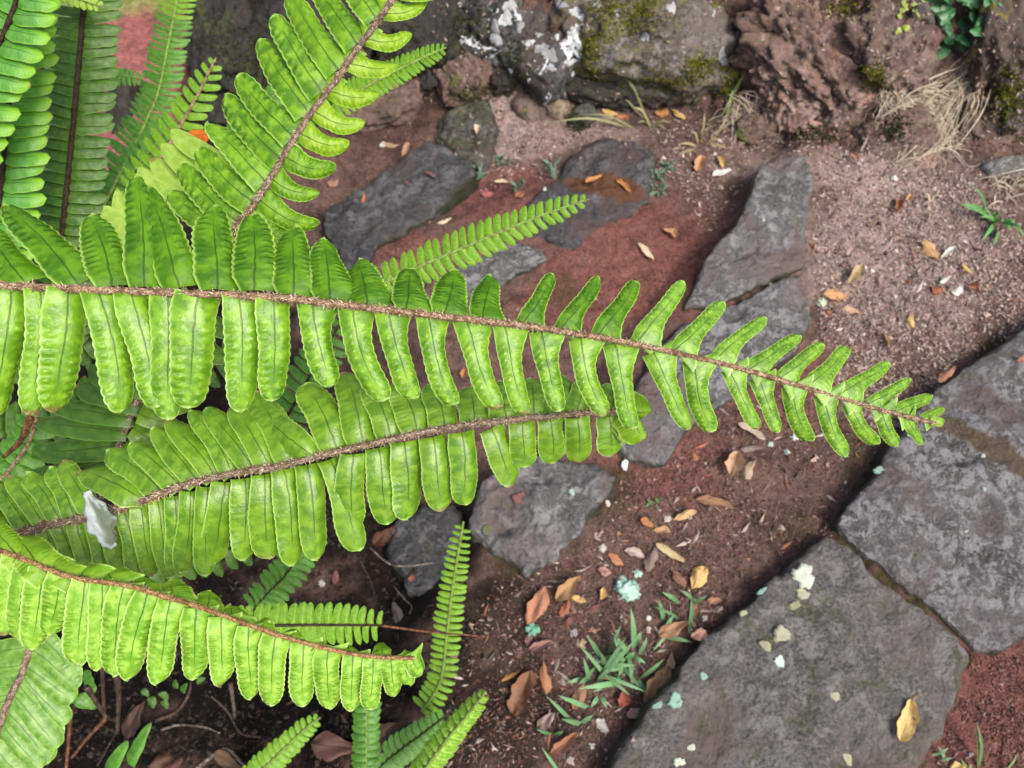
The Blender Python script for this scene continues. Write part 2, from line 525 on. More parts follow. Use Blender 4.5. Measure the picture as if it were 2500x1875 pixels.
gx = axis_grid(-1.45, 1.35, 0.0062, 120)
gy = axis_grid(-0.35, 2.1, 0.0062, 120)
GX, GY = np.meshgrid(gx, gy)
fx, fy = GX.ravel(), GY.ravel()
fz = gz(fx, fy)
PV = np.stack([fx, fy, fz], 1)
ppx, ppy = project(PV)
BROWN = np.array([0.15, 0.093, 0.077])
colr = np.tile(BROWN, (len(fx), 1))
RED = (0.205, 0.085, 0.069)
HUM_SHADE = (0.0055, 0.004, 0.003)  # humus, darkened well below its own tone to paint the fern shade
PINK = (0.37, 0.28, 0.25)
OLI = (0.055, 0.048, 0.018)
MOSS = (0.013, 0.013, 0.006)
blobs = [  # px, py, rx, ry, colour, strength: kinds of ground; the humus blobs carry painted fern shade
    (1560, 640, 260, 170, RED, 0.9), (1400, 720, 150, 100, RED, 0.8), (1600, 1130, 200, 130, RED, 0.75), (1750, 900, 160, 130, RED, 0.6),
    (1230, 480, 170, 90, RED, 0.8), (1050, 620, 160, 60, RED, 0.9), (2440, 1720, 200, 220, RED, 0.9), (1950, 950, 140, 100, RED, 0.6),
    (2190, 620, 270, 220, PINK, 0.75), (1220, 300, 110, 110, PINK, 0.8), (1400, 330, 200, 60, PINK, 0.5), (2050, 420, 300, 60, PINK, 0.7),
    (700, 1650, 420, 330, HUM_SHADE, 1.0), (150, 1600, 420, 480, HUM_SHADE, 1.0), (1180, 1750, 240, 220, HUM_SHADE, 0.75), (1020, 1400, 200, 220, HUM_SHADE, 0.9),
    (620, 1180, 400, 260, HUM_SHADE, 0.95), (300, 800, 520, 500, HUM_SHADE, 0.9), (1240, 1480, 120, 150, HUM_SHADE, 0.6), (880, 900, 200, 200, HUM_SHADE, 0.5),
    (760, 130, 360, 190, MOSS, 1.0), (560, 250, 160, 160, MOSS, 1.0), (980, 130, 160, 170, MOSS, 0.8), (1150, 330, 70, 90, OLI, 0.7),
    (1480, 1200, 90, 80, OLI, 0.7), (1380, 720, 50, 60, OLI, 0.6), (1260, 1360, 90, 60, OLI, 0.6), (2090, 1130, 45, 90, OLI, 0.5),
    (1950, 1290, 50, 60, OLI, 0.5), (2440, 860, 70, 50, OLI, 0.8), (1560, 120, 220, 140, (0.06, 0.052, 0.028), 0.8), (2150, 180, 140, 150, OLI, 0.6),
    (2110, 1350, 50, 40, OLI, 0.9), (2180, 1410, 50, 40, OLI, 0.9), (2250, 1470, 50, 40, OLI, 0.8), (2320, 1530, 50, 40, OLI, 0.7), (2070, 1310, 40, 40, OLI, 0.9),
    (2000, 180, 180, 170, (0.22, 0.125, 0.10), 0.9), (2440, 300, 120, 140, (0.16, 0.10, 0.08), 0.8), (960, 300, 120, 80, (0.075, 0.042, 0.033), 0.8),
]
wob = 0.35 * fbm(PV * np.array([16, 16, 0]) + 5.0, 4)
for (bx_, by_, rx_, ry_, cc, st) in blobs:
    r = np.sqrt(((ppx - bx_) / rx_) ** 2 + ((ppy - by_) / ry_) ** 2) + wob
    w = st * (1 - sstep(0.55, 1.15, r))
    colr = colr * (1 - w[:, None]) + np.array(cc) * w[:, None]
# red paving and a dry lawn edge beyond the fern, left of the bank
far = sstep(0.0, 0.06, X_BANK0 + 0.02 - fx + 0.03 * wob) * sstep(plane(300, 470, ZC).y - 0.04, plane(300, 470, ZC).y + 0.04, fy)
colr = colr * (1 - far[:, None]) + np.array((0.36, 0.135, 0.125)) * far[:, None]
ylawn = plane(350, 38, ZC).y
lawn = sstep(-0.02, 0.05, fy - ylawn + 0.08 * wob) * sstep(0.0, 0.06, X_BANK0 + 0.02 - fx)
colr = colr * (1 - lawn[:, None]) + np.array((0.30, 0.30, 0.11)) * lawn[:, None]
nx, ny = len(gx), len(gy)
ii = np.arange(nx * ny).reshape(ny, nx)
F = np.stack([ii[:-1, :-1], ii[:-1, 1:], ii[1:, 1:], ii[1:, :-1]], -1).reshape(-1, 4)
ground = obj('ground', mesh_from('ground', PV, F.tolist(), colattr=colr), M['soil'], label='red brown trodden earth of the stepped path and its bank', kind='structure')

# ------------------------------------------------------------------ path stones
path = empty('stone_path', plane(1900, 1200, 0), label='stepped path edged with rough grey stones', kind='structure')
M['slab_grey'] = stone_material('slab_lichen_grey', (0.098, 0.091, 0.087), (0.235, 0.226, 0.218), (0.115, 0.085, 0.072), lich=0.36, moss=0.42, dirtamt=0.3, lscale=34, mosscol=(0.055, 0.055, 0.03), sidemoss=True, rough=0.5, spec=0.5, relief=0.016)
_st = plane(2440, 1110, 0.0)
M['slab_blue'] = stone_material('slab_blue_grey', (0.074, 0.065, 0.063), (0.34, 0.34, 0.355), (0.095, 0.066, 0.058), lich=0.6, moss=0.16, dirtamt=0.4, lscale=46, sidemoss=True, rough=0.5, spec=0.5, relief=0.016,
                                streak=(_st.x, _st.y, 0.15, 0.022, math.radians(-38), (0.10, 0.066, 0.035)))
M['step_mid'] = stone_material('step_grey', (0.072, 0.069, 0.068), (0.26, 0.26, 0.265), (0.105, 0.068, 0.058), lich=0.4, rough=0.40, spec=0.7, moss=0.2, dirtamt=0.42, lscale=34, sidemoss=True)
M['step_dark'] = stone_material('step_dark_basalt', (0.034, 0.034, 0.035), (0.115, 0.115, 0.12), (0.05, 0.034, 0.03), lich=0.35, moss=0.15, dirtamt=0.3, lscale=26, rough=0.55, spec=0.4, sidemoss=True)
_h = plane(1480, 455, -0.09)
M['step_hollow'] = stone_material('step_wet_hollow', (0.042, 0.039, 0.041), (0.125, 0.125, 0.132), (0.065, 0.038, 0.033), lich=0.3, moss=0.15, dirtamt=0.42, lscale=28, sidemoss=True,
                                  streak=(_h.x, _h.y, 0.10, 0.035, math.radians(-12), (0.095, 0.036, 0.012)))
M['step_moss'] = stone_material('step_mossy', (0.05, 0.048, 0.042), (0.11, 0.11, 0.09), (0.06, 0.035, 0.03), lich=0.2, moss=0.8, dirtamt=0.4, lscale=18, mosscol=(0.03, 0.032, 0.015))


OUTLINES = []


def slab(poly, ztop, mat, label, thick=0.16, rough=0.006, seed=0, slope=(0, 0), flare=0.02, N=150, K=36, bevel=0.02):
    pts = np.array([[plane(x, y, ztop).x, plane(x, y, ztop).y] for x, y in poly])
    cl = np.vstack([pts, pts[:1]])
    seg = np.linalg.norm(np.diff(cl, axis=0), axis=1)
    cum = np.concatenate([[0], np.cumsum(seg)])
    t = np.linspace(0, cum[-1], N, endpoint=False)
    P = np.stack([np.interp(t, cum, cl[:, 0]), np.interp(t, cum, cl[:, 1])], 1)
    for _ in range(2):                                   # soften corners a little
        P = 0.5 * P + 0.25 * (np.roll(P, 1, 0) + np.roll(P, -1, 0))
    c = P.mean(0)
    P3 = np.column_stack([P, np.full(N, seed * 3.1)])
    dirn = (P - c) / np.linalg.norm(P - c, axis=1)[:, None]
    P = P + dirn * (0.007 * fbm(P3 * 22, 3) + 0.0035 * fbm(P3 * 80, 2))[:, None]
    OUTLINES.append(P.copy())
    V = []
    # bottom, side, then rings in to the centre
    sides = [(-thick, 1 + 0, flare), (-thick * 0.55, 1, flare * 0.7), (-thick * 0.22, 1, flare * 0.25)]
    rs = np.concatenate([1 - 0.16 * np.linspace(0, 1, 9) ** 1.4, np.linspace(0.81, 0.0, K)[:-1]])
    size = np.linalg.norm(P - c, axis=1)[:, None]
    for dz, r, fl in sides:
        q = P + dirn * fl
        q3 = np.column_stack([q, np.full(N, dz * 4 + seed)])
        q = q + dirn * (0.008 * fbm(q3 * 20, 3))[:, None]
        V.append(np.column_stack([q, np.full(N, ztop + dz)]))
    for r in rs:
        q = c + (P - c) * r
        edge = np.clip((1 - r) * size[:, 0] / bevel, 0, 1)
        drop = bevel * 0.75 * (1 - np.sqrt(1 - (1 - edge) ** 2 * 0.999))
        q3 = np.column_stack([q, np.full(N, seed * 7.7)])
        h = rough * (1.5 * fbm(q3 * 9, 3) + 0.5 * fbm(q3 * 40, 3)) - rough * 1.6 * np.abs(fbm(q3 * 15 + 3, 3))
        h = h + slope[0] * (q[:, 0] - c[0]) + slope[1] * (q[:, 1] - c[1])
        V.append(np.column_stack([q, ztop + h - drop]))
    V = np.vstack(V)
    nr = len(sides) + len(rs)
    k = np.arange(N)
    F = []
    for r in range(nr - 1):
        a = r * N
        F += np.stack([a + k, a + (k + 1) % N, a + N + (k + 1) % N, a + N + k], 1).tolist()
    V = np.vstack([V, [[c[0], c[1], V[-N:, 2].mean()]]])
    cen = len(V) - 1
    a = (nr - 1) * N
    F += [[a + i, a + (i + 1) % N, cen] for i in range(N)]
    V0 = V - np.array(path.location)
    o = obj('stone', mesh_from('stone', V0, F), mat, path, label=label)
    o['top'] = ztop
    return o


S1 = slab([(1486, 1880), (1511, 1825), (1584, 1730), (1654, 1650), (1701, 1578), (1800, 1495), (1885, 1420), (1927, 1378), (2021, 1302), (2063, 1320), (2123, 1381),
           (2221, 1461), (2338, 1552), (2385, 1613), (2370, 1660), (2344, 1730), (2322, 1783), (2284, 1818), (2262, 1875), (2200, 1990), (1450, 1990)],
          0.008, M['slab_grey'], 'large mottled grey slab with pale round lichens', seed=1, rough=0.007, flare=0.0)
S2 = slab([(2050, 1290), (2047, 1273), (2085, 1220), (2135, 1153), (2164, 1103), (2268, 963), (2338, 919), (2363, 887), (2433, 852), (2500, 798), (2680, 690), (2800, 1100), (2700, 1480),
           (2500, 1568), (2474, 1592), (2420, 1590), (2395, 1596), (2345, 1538), (2232, 1448), (2135, 1368), (2070, 1308)],
          0.006, M['slab_blue'], 'large blue grey slab with white mottling and a brown streak', seed=2, rough=0.009, flare=0.0)
S3a = slab([(1857, 396), (1925, 368), (1975, 367), (1990, 430), (1975, 545), (1968, 640), (1925, 664), (1820, 712), (1730, 752), (1668, 752), (1701, 678), (1717, 627), (1800, 545), (1830, 470)],
           -0.024, M['step_mid'], 'long grey step stone reaching up towards the pink rock', seed=3, rough=0.007)
S3b = slab([(1912, 676), (1962, 662), (1978, 720), (1990, 782), (1955, 845), (1800, 960), (1676, 1052), (1625, 1137), (1540, 1122), (1500, 1080), (1540, 960), (1600, 850), (1690, 772), (1800, 735)],
           -0.022, M['step_mid'], 'grey step stone lying under the tip half of the long frond', seed=4, rough=0.007)
S4 = slab([(1147, 1280), (1165, 1190), (1210, 1140), (1300, 1110), (1464, 1121), (1502, 1163), (1496, 1194), (1464, 1232), (1435, 1264), (1423, 1299), (1359, 1356), (1321, 1381), (1290, 1400),
           (1258, 1381), (1195, 1349), (1163, 1321)],
          -0.026, M['step_mid'], 'worn grey step stone with dark wet hollows', seed=5, rough=0.010)
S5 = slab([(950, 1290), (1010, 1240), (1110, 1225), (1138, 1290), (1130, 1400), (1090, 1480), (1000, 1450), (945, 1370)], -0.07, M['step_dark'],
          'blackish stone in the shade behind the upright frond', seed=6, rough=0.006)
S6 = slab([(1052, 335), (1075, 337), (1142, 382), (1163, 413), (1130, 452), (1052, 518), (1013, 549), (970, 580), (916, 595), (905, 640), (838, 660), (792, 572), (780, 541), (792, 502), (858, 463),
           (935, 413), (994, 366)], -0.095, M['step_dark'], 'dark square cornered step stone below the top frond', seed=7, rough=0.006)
S7 = slab([(1426, 335), (1495, 323), (1587, 342), (1606, 380), (1600, 443), (1575, 494), (1511, 539), (1464, 577), (1391, 611), (1355, 590), (1300, 560), (1270, 520), (1300, 480), (1359, 427), (1390, 375)],
          -0.09, M['step_hollow'], 'dark step stone with a rusty brown hollow', seed=8, rough=0.008)
S8 = slab([(1180, 610), (1260, 580), (1330, 600), (1340, 627), (1290, 656), (1227, 687), (1185, 735), (1150, 775), (1090, 765), (1050, 720), (1100, 650)], -0.092, M['step_mid'],
          'small grey step stone behind the young frond tip', seed=9, rough=0.006)
S9 = slab([(1080, 270), (1150, 232), (1192, 240), (1212, 300), (1200, 370), (1175, 412), (1110, 372), (1068, 320)], -0.12, M['step_moss'],
          'olive mossy flat stone beside the dark step stone', seed=10, rough=0.006, thick=0.08)


def lichen_disc(stone, px, py, rpx, color, z=None, squash=1.0, rot=0.0, kind_mat='objcol', seed=0):
    z = stone['top'] if z is None else z
    c = plane(px, py, z)
    d = (CAM - c).length * 0.95
    r = rpx * d / FPX
    rs = random.Random(seed * 31 + int(px))
    N, K = 44, 6
    ph = [rs.uniform(0, 6.28) for _ in range(4)]
    jag = [rs.uniform(-0.13, 0.13) for _ in range(N)]
    V, F = [], []
    for k in range(K):
        q = 1 - k / K
        for i in range(N):
            a = 2 * math.pi * i / N
            rr = r * q * (1 + 0.14 * math.sin(2 * a + ph[0]) + 0.12 * math.sin(3 * a + ph[1]) + 0.08 * math.sin(7 * a + ph[2]) + jag[i] * q)
            x, y = rr * math.cos(a), rr * math.sin(a) * squash
            x, y = x * math.cos(rot) - y * math.sin(rot), x * math.sin(rot) + y * math.cos(rot)
            V.append((x, y, (-0.003 if k == 0 else 0.0006) + rs.uniform(0, 0.0010)))
    for k in range(K - 1):
        for i in range(N):
            F.append((k * N + i, k * N + (i + 1) % N, (k + 1) * N + (i + 1) % N, (k + 1) * N + i))
    V.append((0, 0, 0.0012))
    F += [((K - 1) * N + i, (K - 1) * N + (i + 1) % N, len(V) - 1) for i in range(N)]
    o = obj('lichen', mesh_from('lichen', V, F), M[kind_mat], stone)
    # rest on the stone's own surface
    me = stone.data
    best = None
    arr = np.zeros(len(me.vertices) * 3)
    me.vertices.foreach_get('co', arr)
    arr = arr.reshape(-1, 3) + np.array(path.location)
    dd = (arr[:, 0] - c.x) ** 2 + (arr[:, 1] - c.y) ** 2 + (arr[:, 2] < z - 0.03) * 10
    zz = arr[int(np.argmin(dd)), 2]
    o.location = Vector((c.x, c.y, zz + 0.0016)) - path.location
    o.color = (*color, 1)
    return o


LY = (0.31, 0.31, 0.21)
LW = (0.42, 0.46, 0.38)
LT = (0.21, 0.34, 0.28)
for (x, y, r, c, sq) in [(1964, 1405, 28, LW, 0.85), (1962, 1448, 16, LY, 0.9), (1919, 1546, 26, LY, 0.85), (1819, 1497, 10, LY, 1), (1906, 1613, 12, (0.45, 0.60, 0.48), 1.2), (2037, 1700, 12, LY, 1.1),
                         (2140, 1492, 9, LW, 1), (2074, 1852, 11, LY, 1.2), (1945, 1478, 14, (0.22, 0.22, 0.13), 0.9), (2004, 1600, 7, LT, 1.3), (2165, 1655, 5, LW, 1), (1872, 1575, 12, (0.27, 0.27, 0.17), 1.2),
                         (2015, 1708, 8, LY, 1), (1648, 1710, 18, LT, 0.9), (1719, 1650, 10, LT, 0.9), (1606, 1722, 13, LT, 0.6), (1780, 1716, 7, (0.4, 0.5, 0.42), 1), (1865, 1440, 14, LT, 0.4),
                         (1752, 1592, 5, LT, 1), (1690, 1825, 10, LW, 0.8), (1660, 1862, 16, LW, 0.6), (1850, 1505, 6, LY, 1), (2110, 1570, 6, (0.4, 0.36, 0.25), 1)]:
    if r <= 9:
        continue
    lichen_disc(S1, x, y, r, c, squash=sq, rot=0.5, seed=int(r))
for (x, y, r, c) in [(2148, 1147, 11, LT), (2218, 1066, 4, (0.55, 0.48, 0.36)), (2397, 1115, 5, LW), (2400, 1195, 4, LW), (2365, 1296, 4, (0.5, 0.42, 0.36))]:
    lichen_disc(S2, x, y, r, c, seed=int(r))
for (x, y, r, c) in [(1862, 541, 4, LW), (1888, 686, 5, LY)]:
    lichen_disc(S3a, x, y, r, c, seed=int(r))
lichen_disc(S3b, 1529, 1125, 10, (0.6, 0.65, 0.64), squash=1.3, seed=4)
lichen_disc(S4, 1395, 1203, 8, (0.30, 0.42, 0.36), seed=6)
lichen_disc(S4, 1272, 1216, 17, (0.17, 0.07, 0.075), squash=1.3, rot=1.0, seed=8)
lichen_disc(S4, 1190, 1290, 14, (0.10, 0.11, 0.05), seed=9)
lichen_disc(S7, 1330, 467, 5, LW, seed=3)

# ------------------------------------------------------------------ rubble wall of boulders along the bank
wall = empty('rubble_wall', hit(1600, 200), label='low rubble wall of mossy boulders set into the bank', cat='wall')
M['b_black'] = stone_material('boulder_black_lichen', (0.026, 0.025, 0.026), (0.11, 0.115, 0.12), (0.06, 0.042, 0.036), lich=0.35, moss=0.25, dirtamt=0.3, lscale=16, mosscol=(0.05, 0.06, 0.008), white=0.75)
M['b_mossgrey'] = stone_material('boulder_grey_moss', (0.085, 0.072, 0.060), (0.22, 0.21, 0.20), (0.09, 0.062, 0.045), lich=0.25, moss=0.75, dirtamt=0.35, lscale=15, mosscol=(0.06, 0.066, 0.008), white=0.05)
M['b_pink'] = stone_material('boulder_pink_crumbling', (0.21, 0.115, 0.09), (0.42, 0.31, 0.27), (0.085, 0.05, 0.032), lich=0.4, moss=0.22, dirtamt=0.42, lscale=26, mosscol=(0.07, 0.065, 0.012))
M['b_dark'] = stone_material('boulder_dark_mossy', (0.017, 0.015, 0.013), (0.045, 0.04, 0.036), (0.03, 0.02, 0.016), lich=0.2, moss=0.5, dirtamt=0.4, lscale=18, mosscol=(0.022, 0.026, 0.006))
M['b_brown'] = stone_material('boulder_brown', (0.10, 0.06, 0.047), (0.20, 0.145, 0.12), (0.05, 0.032, 0.025), lich=0.25, moss=0.3, dirtamt=0.3, lscale=18)
M['b_right'] = stone_material('boulder_dark_golden_moss', (0.055, 0.045, 0.045), (0.12, 0.105, 0.10), (0.06, 0.042, 0.03), lich=0.3, moss=0.7, dirtamt=0.3, lscale=13, mosscol=(0.085, 0.075, 0.006))
M['pebble'] = stone_material('pebble_dark', (0.05, 0.05, 0.048), (0.28, 0.28, 0.26), (0.05, 0.05, 0.03), lich=0.45, moss=0.2, dirtamt=0.2, lscale=20)
M['b_tan'] = stone_material('rock_tan', (0.15, 0.115, 0.075), (0.24, 0.20, 0.15), (0.07, 0.045, 0.03), lich=0.4, moss=0.15, dirtamt=0.25, lscale=14)


def boulder(px, py, rx, ry, rot, rz, mat, name='stone', parent=None, label=None, cat=None, seed=0, sub=5, crag=0.22, sink=0.25, fine=1.0, strata=0.0):
    c = hit(px, py)
    d = (c - CAM).dot(-CBACK)
    k = mpp(d)
    bm = bmesh.new()
    bmesh.ops.create_icosphere(bm, subdivisions=sub, radius=1.0)
    V = np.array([v.co[:] for v in bm.verts])
    Fc = [[v.index for v in f.verts] for f in bm.faces]
    bm.free()
    q = V + seed * 5.37
    # blocky body, broken faces, ridges
    V = V * (np.abs(V) ** 6).sum(1)[:, None] ** (-1 / 6.0) * 0.45 + V * 0.55
    r = 1 + crag * (0.8 * fbm(q * 1.3, 3) - 0.9 * np.abs(pnoise(q * 2.1 + 4)) + 0.35 * fbm(q * 4.5, 3) - fine * 0.35 * np.abs(pnoise(q * 7.0))) + fine * 0.03 * fbm(q * 14, 2)
    r = r + 0.035 * fine * fbm(q * 9, 4, 0.65)
    if strata:
        qs = q * np.array([0.7, 4.2, 1.4]) + 0.5 * fbm(q * 2, 2)[:, None]
        r = r + strata * (np.abs(pnoise(qs)) * -1.0 + 0.35 + 0.5 * fbm(qs * 2.3, 3))
    V = V * r[:, None]
    ca, sa = math.cos(rot), math.sin(rot)
    ex = np.array(CRIGHT) * ca + np.array(CUP) * sa
    ey = -np.array(CRIGHT) * sa + np.array(CUP) * ca
    ez = np.array(CBACK)
    W = V[:, :1] * rx * k * ex + V[:, 1:2] * ry * k * ey + V[:, 2:] * rz * k * ez
    cc = np.array(c) - ez * rz * k * sink
    me = mesh_from(name, W, Fc)
    o = obj(name, me, mat, parent, label, cat)
    o.location = Vector(cc) - (parent.location if parent else Vector((0, 0, 0)))
    return o


R_ = math.radians
boulder(1300, 120, 150, 120, R_(-25), 100, M['b_black'], parent=wall, label='black boulder splashed with white lichen', seed=1, crag=0.34)
boulder(1200, 60, 90, 110, R_(15), 70, M['b_black'], parent=wall, label='narrow dark boulder left of the white splashed one', seed=2, crag=0.3)
boulder(1600, 110, 200, 130, R_(-8), 120, M['b_mossgrey'], parent=wall, label='grey boulder with patches of golden moss', seed=3, crag=0.24)
boulder(1440, 60, 100, 80, R_(20), 90, M['b_mossgrey'], parent=wall, label='mossy boulder wedged between the black and the grey ones', seed=4, crag=0.3)
boulder(1450, 215, 120, 45, R_(-12), 50, M['b_dark'], parent=wall, label='low dark boulder at the foot of the wall', seed=5)
boulder(1785, 190, 46, 90, R_(-8), 60, M['b_mossgrey'], parent=wall, label='small upright mossy boulder between grey and pink boulders', seed=6)
boulder(1985, 130, 190, 150, R_(-40), 100, M['b_pink'], parent=wall, label='crumbling pink boulder with slanting cracks', seed=7, crag=0.2, fine=1.6, strata=0.30, sub=6)
boulder(1930, 235, 70, 115, R_(22), 70, M['b_pink'], parent=wall, label='ribbed pink rock below the crumbling boulder', seed=8, crag=0.2, fine=1.6, strata=0.34, sub=6)
boulder(2180, 110, 110, 110, R_(10), 70, M['b_brown'], parent=wall, label='brown boulder right of the pink one', seed=9, crag=0.3)
boulder(2450, 60, 80, 140, R_(0), 80, M['b_right'], parent=wall, label='dark boulder at the upper right corner', seed=10)
boulder(2480, 230, 70, 110, R_(-15), 70, M['b_right'], parent=wall, label='boulder with golden moss at the right edge', seed=11)
boulder(2400, 300, 70, 90, R_(25), 50, M['b_brown'], parent=wall, label='pale brown boulder beneath the golden moss', seed=12, crag=0.35)
boulder(2190, 335, 105, 70, R_(20), 50, M['b_brown'], parent=wall, label='round dark boulder under the hanging straw', seed=13, crag=0.15)
boulder(1862, 325, 68, 48, R_(-10), 40, M['b_brown'], parent=wall, label='reddish boulder at the foot of the ribbed rock', seed=14, crag=0.2)
boulder(1120, 170, 75, 90, R_(20), 60, M['b_brown'], parent=wall, label='brown boulder at the left foot of the wall', seed=15, crag=0.25)
boulder(1010, 70, 110, 110, R_(0), 80, M['b_dark'], parent=wall, label='dark mossy boulder behind the top frond tip', seed=16)
boulder(760, 60, 150, 110, R_(10), 80, M['b_dark'], parent=wall, label='dark mossy boulder behind the top frond', seed=17)
boulder(560, 90, 110, 140, R_(0), 90, M['b_dark'], parent=wall, label='dark mossy boulder at the left end of the wall', seed=18)
boulder(620, 260, 120, 90, R_(0), 70, M['b_dark'], parent=wall, label='dark boulder low behind the top frond', seed=19)
boulder(920, 250, 130, 80, R_(15), 50, M['b_brown'], parent=wall, label='low brown boulder right of the top frond', seed=20, crag=0.2)
_r = random.Random(5)
for k, (x, y, rx_, ry_, m_, lab) in enumerate([(1880, 60, 60, 44, 'b_pink', 'pink rubble stone at the top edge'), (2110, 230, 60, 40, 'b_pink', 'small pink stone left of the straw mat'), (2060, 290, 54, 34, 'b_brown', 'brown stone at the foot of the pink boulder'),
                                    (1700, 215, 52, 34, 'b_mossgrey', 'small mossy stone under the grey boulder'), (1530, 235, 50, 26, 'b_brown', 'brown stone under the grey boulder'), (1230, 190, 40, 36, 'b_dark', 'dark stone under the black boulder'),
                                    (2300, 180, 60, 50, 'b_brown', 'brown stone below the leafy weed'), (2330, 250, 46, 40, 'b_pink', 'pink stone behind the straw mat'), (1880, 170, 46, 60, 'b_brown', 'brown stone at the left of the pink boulder'), (2250, 30, 50, 50, 'b_right', 'mossy stone under the tiny lime leaves'),
                                    (1050, 190, 50, 40, 'b_dark', 'dark stone left of the brown boulder'), (860, 190, 70, 50, 'b_dark', 'dark stone beside the small curved frond tip'), (700, 300, 60, 40, 'b_dark', 'dark stone under the top frond')]):
    boulder(x, y, rx_, ry_, _r.uniform(-0.6, 0.6), min(rx_, ry_), M[m_], parent=wall, label=lab, seed=40 + k, sub=4, crag=0.32, fine=1.4, strata=0.12)
boulder(300, 270, 34, 90, R_(-10), 60, M['b_dark'], name='rock', label='narrow dark rock seen between the dark fronds', cat='rock', seed=21, sub=4)
boulder(1345, 250, 66, 33, R_(-52), 32, M['b_tan'], name='rock', label='tan wedge shaped rock leaning at the wall foot', cat='rock', seed=22, sub=4, crag=0.18, sink=0.0)
boulder(1296, 275, 52, 30, R_(-40), 24, M['b_brown'], name='rock', label='brown rock beside the tan wedge rock', cat='rock', seed=23, sub=4, crag=0.15, sink=0.0)
boulder(1415, 290, 46, 34, R_(30), 30, M['step_moss'], name='rock', label='small olive mossy rock above the hollowed stone', cat='rock', seed=24, sub=4, crag=0.2)
boulder(2455, 412, 62, 30, R_(8), 26, M['pebble'], name='rock', label='smooth dark oval cobble near the right edge', cat='rock', seed=25, sub=4, crag=0.08, sink=0.0)
boulder(2255, 400, 30, 26, R_(0), 22, M['b_pink'], name='rock', label='small pinkish cobble below the straw', cat='rock', seed=26, sub=4, crag=0.15)

# ------------------------------------------------------------------ fern fronds


def catmull(P, n):
    P = [np.array(p, dtype=float) for p in P]
    P = [2 * P[0] - P[1]] + P + [2 * P[-1] - P[-2]]
    out = []
    m = len(P) - 3
    for s in np.linspace(0, m, n):
        i = min(int(s), m - 1)
        t = s - i
        p0, p1, p2, p3 = P[i:i + 4]
        out.append(0.5 * ((2 * p1) + (-p0 + p2) * t + (2 * p0 - 5 * p1 + 4 * p2 - p3) * t * t + (-p0 + 3 * p1 - 3 * p2 + p3) * t ** 3))
    return np.array(out)


def tube(P, rad, sides=10, jitter=0.0, seed=0):
    """closed tube along points P (n,3) with radii rad"""
    n = len(P)
    T = np.gradient(P, axis=0)
    T /= np.linalg.norm(T, axis=1)[:, None]
    ref = np.array([0.13, 0.31, 0.94])
    V = []
    jj = pnoise(np.stack([np.repeat(np.arange(n) * 0.9, sides), np.tile(np.arange(sides) * 1.7, n), np.full(n * sides, seed)], 1)).reshape(n, sides)
    for i in range(n):
        a = np.cross(T[i], ref)
        a /= np.linalg.norm(a)
        b_ = np.cross(a, T[i])
        for k in range(sides):
            an = 2 * math.pi * k / sides
            V.append(P[i] + (a * math.cos(an) + b_ * math.sin(an)) * rad[i] * (1 + jitter * jj[i, k]))
    F = []
    for i in range(n - 1):
        for k in range(sides):
            F.append((i * sides + k, i * sides + (k + 1) % sides, (i + 1) * sides + (k + 1) % sides, (i + 1) * sides + k))
    F.append(tuple(range(sides))[::-1])
    F.append(tuple((n - 1) * sides + k for k in range(sides)))
    return np.array(V), F


def scales_mesh(P, rad, count, cols, seed, lng=1.3):
    r = np.random.default_rng(seed)
    T = np.gradient(P, axis=0)
    T /= np.linalg.norm(T, axis=1)[:, None]
    V, F, C = [], [], []
    for _ in range(count):
        i = int(r.integers(0, len(P) - 1))
        c = P[i] + (P[i + 1] - P[i]) * r.random()
        o = r.normal(size=3)
        o -= T[i] * o.dot(T[i])
        o /= np.linalg.norm(o)
        b0 = c + o * rad[i] * 0.85
        d = T[i] * r.normal() * 1.1 + o * (0.5 + 0.7 * r.random()) + r.normal(size=3) * 0.3
        d /= np.linalg.norm(d)
        L = rad[i] * lng * (0.4 + 0.9 * r.random())
        s = np.cross(d, o)
        s /= np.linalg.norm(s) + 1e-9
        w = rad[i] * (0.06 + 0.16 * r.random())
        k = len(V)
        V += [b0 - s * w, b0 + s * w, b0 + d * L * 0.6 + s * w * 0.7 + o * L * 0.1, b0 + d * L]
        F += [(k, k + 1, k + 2), (k, k + 2, k + 3)]
        cc = cols[int(r.integers(0, len(cols)))]
        C += [cc] * 4
    return np.array(V), F, np.array(C)


